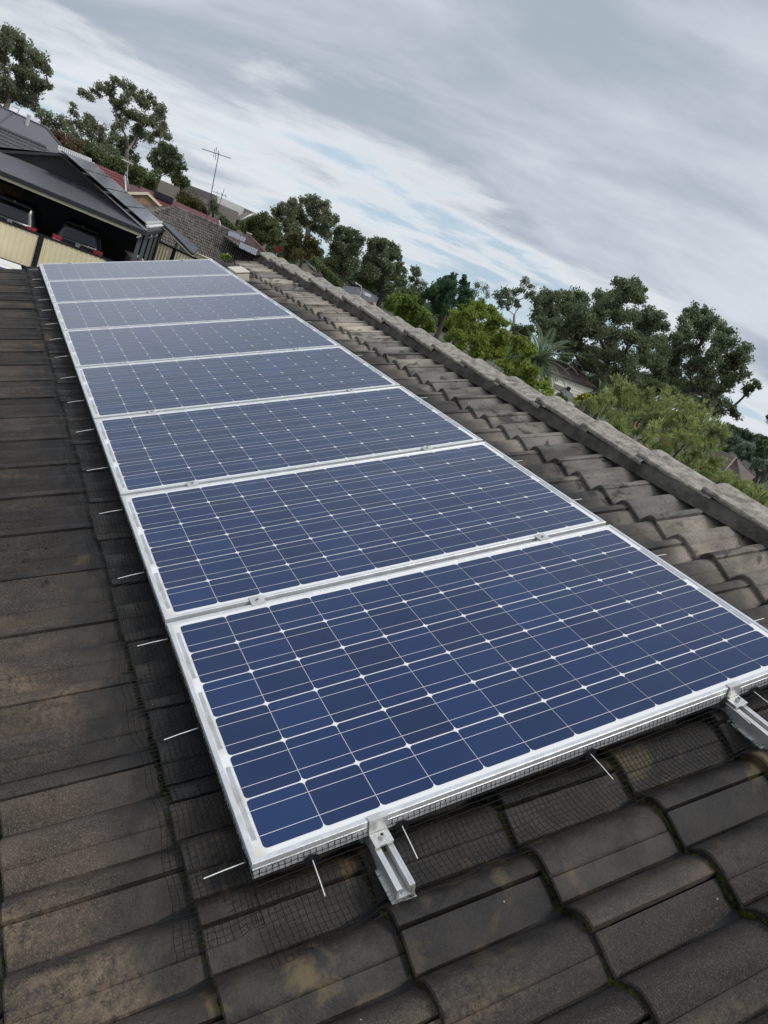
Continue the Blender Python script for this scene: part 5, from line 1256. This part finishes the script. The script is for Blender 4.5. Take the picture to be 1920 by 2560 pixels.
tree('big_gum', 'large gum at the far right with a rounded top and a loose drooping lower branch', G3, Z4, 46,
     [(1250, 265, 32), (1290, 255, 34), (1335, 270, 34), (1240, 310, 34), (1300, 315, 44), (1370, 310, 38), (1420, 345, 40), (1465, 365, 30), (1250, 380, 48), (1330, 385, 50), (1410, 410, 52), (1190, 390, 40), (1480, 430, 40), (1530, 460, 42), (1550, 500, 30), (1200, 450, 55), (1290, 460, 58), (1380, 480, 58), (1460, 500, 50), (1520, 530, 40), (1130, 460, 42), (1100, 520, 48), (1170, 530, 55), (1260, 545, 60), (1350, 565, 62), (1440, 570, 55), (1500, 590, 42), (1550, 580, 26), (1110, 600, 50), (1190, 620, 55), (1280, 640, 60), (1370, 660, 58), (1430, 640, 42), (1340, 720, 50), (1420, 720, 42), (1470, 745, 26), (1505, 790, 24), (1480, 780, 22), (1550, 650, 26), (1590, 620, 22), (1610, 640, 18), (1545, 680, 20), (1270, 720, 48), (1390, 770, 40), (1230, 690, 45)], GUMD, BARKD, (1260, 740), .21, .115, 1.75, tr=.28, sub=9)
tree('round_shrub', 'broad mid-green rounded shrub rising behind the ridge, left of the yellow-green one', G4, Z3, 21,
     [(1010, 880, 46), (1060, 870, 48), (1110, 880, 50), (1160, 900, 50), (1000, 940, 50), (1070, 940, 60), (1140, 960, 60), (1210, 960, 50), (1260, 1000, 45), (1060, 1010, 55), (1140, 1030, 60), (1220, 1040, 58), (1290, 1060, 42), (960, 930, 30), (1160, 1090, 50), (1250, 1110, 55), (1310, 1110, 34)], MIDG, BARKD, (1150, 1160), 0.132, 0.047, 1.7, cat='shrub', tr=.05, sub=18, droop=-.2)
tree('round_shrub', 'tall yellow-green bushy shrub rising behind the middle of the ridge', G4, Z4, 17,
     [(170, 225, 32), (215, 230, 36), (255, 250, 36), (110, 250, 30), (75, 275, 34), (150, 270, 42), (210, 280, 48), (280, 290, 46), (330, 320, 34), (50, 320, 40), (110, 320, 48), (180, 340, 52), (250, 350, 52), (320, 370, 44), (70, 370, 44), (130, 390, 50), (200, 410, 52), (270, 420, 50), (330, 430, 44), (40, 400, 30), (110, 440, 40), (180, 470, 45), (250, 480, 45), (310, 480, 40)], LIME, BARKD, (210, 560), 0.109, 0.039, 1.7, cat='shrub', tr=.05, sub=18, droop=-.3)
tree('leafy_shrub', 'yellow-green leafy shrub spilling along the ridge before the palm', G4, Z4, 14,
     [(380, 400, 32), (420, 420, 34), (460, 440, 30), (390, 460, 38), (440, 470, 34), (480, 470, 20), (340, 520, 38), (390, 530, 42), (440, 540, 40), (480, 570, 34), (420, 590, 42), (470, 620, 38), (520, 640, 32), (560, 660, 28), (300, 520, 30), (350, 560, 34), (510, 680, 28), (570, 700, 26), (610, 710, 22), (370, 610, 30), (540, 600, 18)], LIME, BARKD, (430, 680), 0.090, 0.032, 1.7, cat='shrub', tr=.05, sub=18, droop=-.2)
tree('dark_shrub', 'deep green glossy shrub tucked between the light shrub and the slate porch roof', None, Z4, 15,
     [(600, 690, 24), (630, 705, 20), (580, 710, 24)], DKG, BARKD, (600, 740), .07, .04, 2.2, cat='shrub', tr=.04)
tree('yellow_shrub', 'small bright yellow-green shrub below the weatherboard wall', None, Z4, 8.6,
     [(705, 688, 9), (730, 680, 10), (690, 705, 9), (718, 700, 11), (755, 686, 8), (740, 700, 9)], YELF, BARKD, (720, 740), .035, .02, 1.6, cat='shrub', tr=.04)

tree('green_shrub', 'light green shrub tip showing over the far edge of our tiled roof', None, (320, 440, 5.53), 13, [(1300, 1115, 26), (1350, 1100, 34), (1400, 1118, 28), (1340, 1140, 30)], LIME, BARKD, (1350, 1200), .09, .04, 1.6, cat='shrub', tr=.03)
def bottlebrush():
    """arching leafy shoots: narrow leaves set all along each stem"""
    rng = np.random.default_rng(77); s = 2.023; D = 10.5
    cl = [(700, 740, 26), (750, 720, 28), (820, 722, 24), (880, 690, 32), (915, 645, 34), (940, 670, 40), (770, 740, 44), (840, 740, 48), (920, 740, 52), (1000, 720, 46), (1070, 715, 46), (1130, 720, 44), (1180, 740, 44), (1230, 770, 46), (1290, 790, 48), (1340, 820, 46), (1390, 850, 36), (1410, 890, 34), (860, 800, 46), (940, 820, 52), (1020, 800, 56), (1100, 800, 56), (1180, 820, 56), (1260, 850, 56), (1330, 890, 54), (1370, 930, 40), (920, 870, 44), (1000, 880, 52), (1080, 880, 56), (1160, 900, 56), (1240, 930, 56), (1310, 960, 52), (1050, 940, 46), (1130, 960, 52), (1210, 1000, 52), (1280, 1030, 52), (1340, 1060, 44), (1200, 1060, 40), (1390, 1090, 42), (1450, 1110, 40), (1500, 1140, 40), (1560, 1170, 38), (1610, 1210, 36), (1640, 1240, 30), (1420, 1140, 34), (1480, 1170, 34), (1330, 1110, 36), (1550, 1220, 34), (1370, 1030, 30)]
    base = atd(1100+1130/s, 650+1000/s, D); root = empty('bottlebrush_shrub', (base[0], base[1], GZ)); o = np.array((base[0], base[1], GZ))
    tag(root, 'big feathery bottlebrush shrub with a few red flowers, right behind the ridge', 'shrub')
    Q = []; mb = MB(); tips = []
    C = []
    for (x, y, r) in cl:
        d = D+rng.uniform(-1.0, 1.3); p = atd(1100+x/s, 650+y/s, d); C.append((p, r/s*((p-CW) @ CM[2])/FPX))
    zl = min(c[0][2] for c in C)
    for p, R in list(C)[::2]: C.append((np.array([p[0], p[1], GZ+.3+(zl-GZ-.3)*rng.uniform(.05, .95)]), R*1.2))
    up = np.array([0, 0, 1.]); ctr = np.mean([c[0] for c in C], 0)-np.array([0, 0, .9])
    for p, R in C:
        for k in range(18):
            st = p+rng.normal(size=3)*R*.55
            out = (p-ctr); out /= np.linalg.norm(out)
            dr = out*.7+up*.55+rng.normal(size=3)*.55; dr /= np.linalg.norm(dr)
            Ln = R*rng.uniform(.8, 1.55); n = 7; pts = []
            for i in range(n):
                t = i/(n-1); pts.append(st+dr*Ln*(t-.35)+np.array([0, 0, -.30*Ln*max(0, t-.3)**2]))
            pts = np.array(pts); 
            if k < 6: mb.tube([q-o for q in pts], [.006]*(n-1)+[.002], 4, False)
            m = int(16+Ln*110); tt = rng.uniform(.05, 1, m)*(n-1); ii = np.minimum(tt.astype(int), n-2); fr = (tt-ii)[:, None]
            q = pts[ii]*(1-fr)+pts[ii+1]*fr; ax = pts[ii+1]-pts[ii]; ax /= np.linalg.norm(ax, axis=1)[:, None]
            sd_ = np.cross(ax, rng.normal(size=(m, 3))); sd_ /= np.linalg.norm(sd_, axis=1)[:, None]
            a = ax*.75+sd_*.75; a /= np.linalg.norm(a, axis=1)[:, None]; L2 = rng.uniform(.045, .085, (m, 1)); b = np.cross(a, sd_); b /= np.linalg.norm(b, axis=1)[:, None]; b *= .0065
            e = q+a*L2; md = q+a*L2*.45
            Q.append(np.stack([q, md+b, e, md-b], 1))
            tips.append(pts[-1])
    link('crown', quads_mesh('crown', (np.concatenate(Q)-o).astype(np.float32)), BOTB, root)
    for k in range(9):
        a = rng.normal(size=2)*.15; limb(mb, rng, np.array([a[0], a[1], 0]), (C[5*k][0]-o)*1.0, .05, .012)
    mb.build('stems', BARKD, root, True)
    RF = leaf_mat('red_flower', (.20, .010, .008), (.50, .03, .02))
    sel = [(1130, 905), (1145, 925), (1120, 900), (1275, 890), (1000, 835), (1325, 1050), (1240, 1040), (1150, 930), (1210, 1070), (1160, 1060)]
    for (x, y) in sel:
        c = atd(1100+x/s, 650+y/s, D-1.15)-o; m = 45; d = rng.normal(size=(m, 3)); d /= np.linalg.norm(d, axis=1)[:, None]
        ax = np.array([.3, .2, .9])*rng.uniform(-.022, .022, (m, 1)); b = np.cross(d, [0, 0, 1.])*.0018
        q = c+ax; e = q+d*.014
        link('flower', quads_mesh('flower', np.stack([q-b, q+b, e+b, e-b], 1).astype(np.float32)), RF, root)
bottlebrush()
def palm(label, cx, cy, D, R, nf, seed, trunk=True, lean=0):
    rng = np.random.default_rng(seed); c = atd(cx, cy, D); root = empty('palm_tree', (c[0], c[1], GZ-1.5)); o = np.array((c[0], c[1], GZ-1.5)); tag(root, label, 'palm'); c = c-o
    mb = MB(); mb.tube([np.array([0, 0, 0.]), c*.5, c], [.2, .16, .17], 10)
    for k in range(40):                # old leaf bases
        w = k*2.4; h = c[2]-.02*k; q = np.array([.17*math.cos(w), .17*math.sin(w), h]); mb.tube([q, q+np.array([.05*math.cos(w), .05*math.sin(w), .10])], [.03, .012], 4)
    mb.build('trunk', BARKD, root, True)
    for f in range(nf):
        az = f*2.39996+rng.normal()*.1; el = R_(78)-R_(118)*(f/nf)**.9; L_ = R*rng.uniform(.85, 1.1)
        h = np.array([math.cos(az), math.sin(az), 0]); p = c.copy(); pts = [p.copy()]; e = el
        for i in range(12):
            p = p+(h*math.cos(e)+np.array([0, 0, math.sin(e)]))*L_/12; e -= R_(6.5)*(1-.35*math.sin(max(e, -1.2)))*.9; pts.append(p.copy())
        pts = np.array(pts); Q = []
        mbr = MB(); mbr.tube(list(pts), list(np.linspace(.016, .004, 13)), 4, False)
        side = np.cross(h, [0, 0, 1.])
        for t in np.linspace(.8, 12, 62):
            i = min(int(t), 11); fr = t-i; q = pts[i]*(1-fr)+pts[i+1]*fr; ax = pts[i+1]-pts[i]; ax /= np.linalg.norm(ax)
            ll = L_*.20*math.sin(math.pi*min(1, (t/12*.86+.12)))**.7
            for sg in (-1, 1):
                d = ax*.62+side*sg*.70+np.array([0, 0, .20]); d /= np.linalg.norm(d); b = np.cross(d, np.cross(ax, side))*.009
                tip = q+d*ll+np.array([0, 0, -.16*ll]); md = q+d*ll*.5
                Q.append([q-b*.4, md-b, tip, md+b])
        fo = link('frond', quads_mesh('frond', np.array(Q, np.float32)), PALM, root)
        mbr.build('rachis', PALM, fo)
palm('grey-green date palm with arching fronds before the cream weatherboard house', 1345, 903, 25, 1.5, 36, 3)
palm('small young palm with thin fronds in front of the right end of the weatherboard wall', 1497, 985, 27, .62, 12, 9)

# wooded slope at the far right
def hill():
    mb = MB(); m = mat('hill_soil', (.035, .045, .020), .95, 0, .3, .1)
    P = []
    for D, f in ((60, 0), (95, .25), (150, .7), (260, 1.0), (420, .9)):
        row = []
        for px in np.linspace(1640, 2700, 12):
            base = atd(px, 1090+(px-1816)*.42, 200); d = base-CW; d /= math.hypot(d[0], d[1]); q = CW+d*D
            zt = GZ+(1.06+2.3-GZ)*f*(min(1, max(0, (px-1640)/170)))
            row.append((q[0], q[1], zt-1.2))
        P.append(row)
    mb.grid(P); tag(mb.build('hill', m, None, True), kind='structure')
hill()
G5 = 'trees on the wooded hillside'
tree('hill_tree', 'dark tree on the skyline of the far right hillside, nearest the loose gum branch', G5, ZH, 170, [(720, 470, 60), (800, 490, 60), (880, 530, 60), (760, 560, 70), (860, 610, 70), (940, 560, 55), (680, 540, 60)], HAZD, BARKD, None, .55, .35, 2.2)
tree('hill_tree', 'dark tree on the skyline of the far right hillside, in the middle of its crest', G5, ZH, 175, [(980, 580, 55), (1050, 580, 55), (1110, 620, 60), (1000, 650, 70), (1090, 700, 70), (1180, 680, 55), (1160, 740, 60), (930, 660, 60)], HAZD, BARKD, None, .55, .35, 2.2)
tree('hill_tree', 'dark tree on the skyline of the far right hillside, cut by the right edge', G5, ZH, 165, [(1240, 690, 50), (1300, 670, 50), (1370, 690, 55), (1440, 720, 60), (1280, 760, 65), (1370, 790, 70), (1460, 810, 60), (1520, 760, 70)], HAZD, BARKD, None, .55, .35, 2.2)
tree('hill_tree', 'grey-green rounded tree midway down the right hillside, left one', G5, ZH, 95, [(720, 700, 60), (800, 680, 60), (880, 720, 65), (760, 780, 75), (860, 810, 80), (950, 760, 60), (700, 840, 75), (800, 890, 80), (720, 620, 50), (640, 760, 60), (640, 900, 70), (720, 960, 70)], HAZY, BARKD, None, .34, .2, 2.2)
tree('hill_tree', 'grey-green rounded tree midway down the right hillside, right one above the brown hip roof', G5, ZH, 85, [(950, 870, 65), (1040, 860, 65), (1120, 850, 60), (1190, 900, 60), (990, 960, 75), (1090, 950, 75), (1180, 1000, 65), (900, 950, 65), (1060, 1050, 70), (1150, 1100, 65), (1230, 960, 50), (960, 1040, 60)], HAZY, BARKD, None, .31, .18, 2.2)
tree('hill_tree', 'dark layered tree at the right edge above the bottlebrush tips', G5, ZH, 62, [(1290, 800, 55), (1360, 770, 50), (1430, 800, 60), (1300, 890, 65), (1390, 900, 70), (1470, 900, 60), (1260, 1000, 55), (1340, 1010, 65), (1430, 1030, 70), (1520, 960, 60)], HAZD, BARKD, None, .24, .13, 2.0)
tree('hill_tree', 'blue-green dark tree low at the right edge behind the brown hip roof', G5, ZH, 50, [(1230, 1120, 55), (1310, 1120, 60), (1400, 1150, 65), (1480, 1180, 60), (1270, 1220, 60), (1350, 1250, 65), (1440, 1290, 65), (1300, 1340, 60), (1390, 1390, 65), (1470, 1430, 60), (1400, 1480, 55), (1230, 1260, 40)], HAZY, BARKD, None, .20, .10, 2.0)
tree('edge_tree', 'sprig of a tree poking in at the right edge against the sky', None, Z4, 40, [(1668, 800, 18), (1690, 780, 26), (1690, 820, 26), (1720, 800, 40)], GUMD, BARKD, (1760, 900), .16, .08, 1.8, tr=.1)
def far_wood():
    """low belt of far trees that reads as one mass along the horizon"""
    rng = np.random.default_rng(21); C = []; Rr = []
    for az in np.arange(-88, 14, .55):
        for k in range(2):
            a = R_(az+rng.uniform(-.3, .3)); D = rng.uniform(170, 230); R = rng.uniform(1.6, 2.8)
            C.append((CW[0]+D*math.cos(a), CW[1]+D*math.sin(a), rng.uniform(-2.6, .2)-.4)); Rr.append(R)
    V = leaves(rng, np.array(C), np.array(Rr), .8, .5, 2.0)
    o = link('far_woodland', quads_mesh('far_woodland', V.astype(np.float32)), HAZD); tag(o, 'low belt of distant dark trees along the horizon', 'woodland', kind='stuff')
far_wood()
# low bushes that close the view under the trees, house by house
rngb = np.random.default_rng(5)
for i, (zm, D, cl, lb) in enumerate((
    (Z3, 54, [(470, 640, 45), (520, 690, 50), (440, 600, 40), (560, 720, 45), (600, 770, 45)], 'dark bush at the foot of the dark gums, left of the slate hip roof'),
    (Z3, 56, [(1100, 850, 50), (1160, 860, 50), (1220, 880, 50), (1060, 880, 40), (1200, 930, 50)], 'dark bush between the slate hip roof and the mid-green shrub'),
    (Z4, 40, [(380, 350, 30), (420, 360, 34), (450, 350, 28), (400, 400, 36), (440, 400, 30)], 'dark tree clump behind the palm, left of the huge gum'),
    (Z4, 34, [(840, 660, 40), (1080, 640, 45), (1180, 680, 45), (1010, 660, 45), (930, 690, 40), (1290, 760, 45)], 'dark undergrowth below the two large gums'))):
    tree('bush', lb, None, zm, D, cl, DKG, BARKD, None, .2, .11, 2.2, cat='bush', tr=.08)
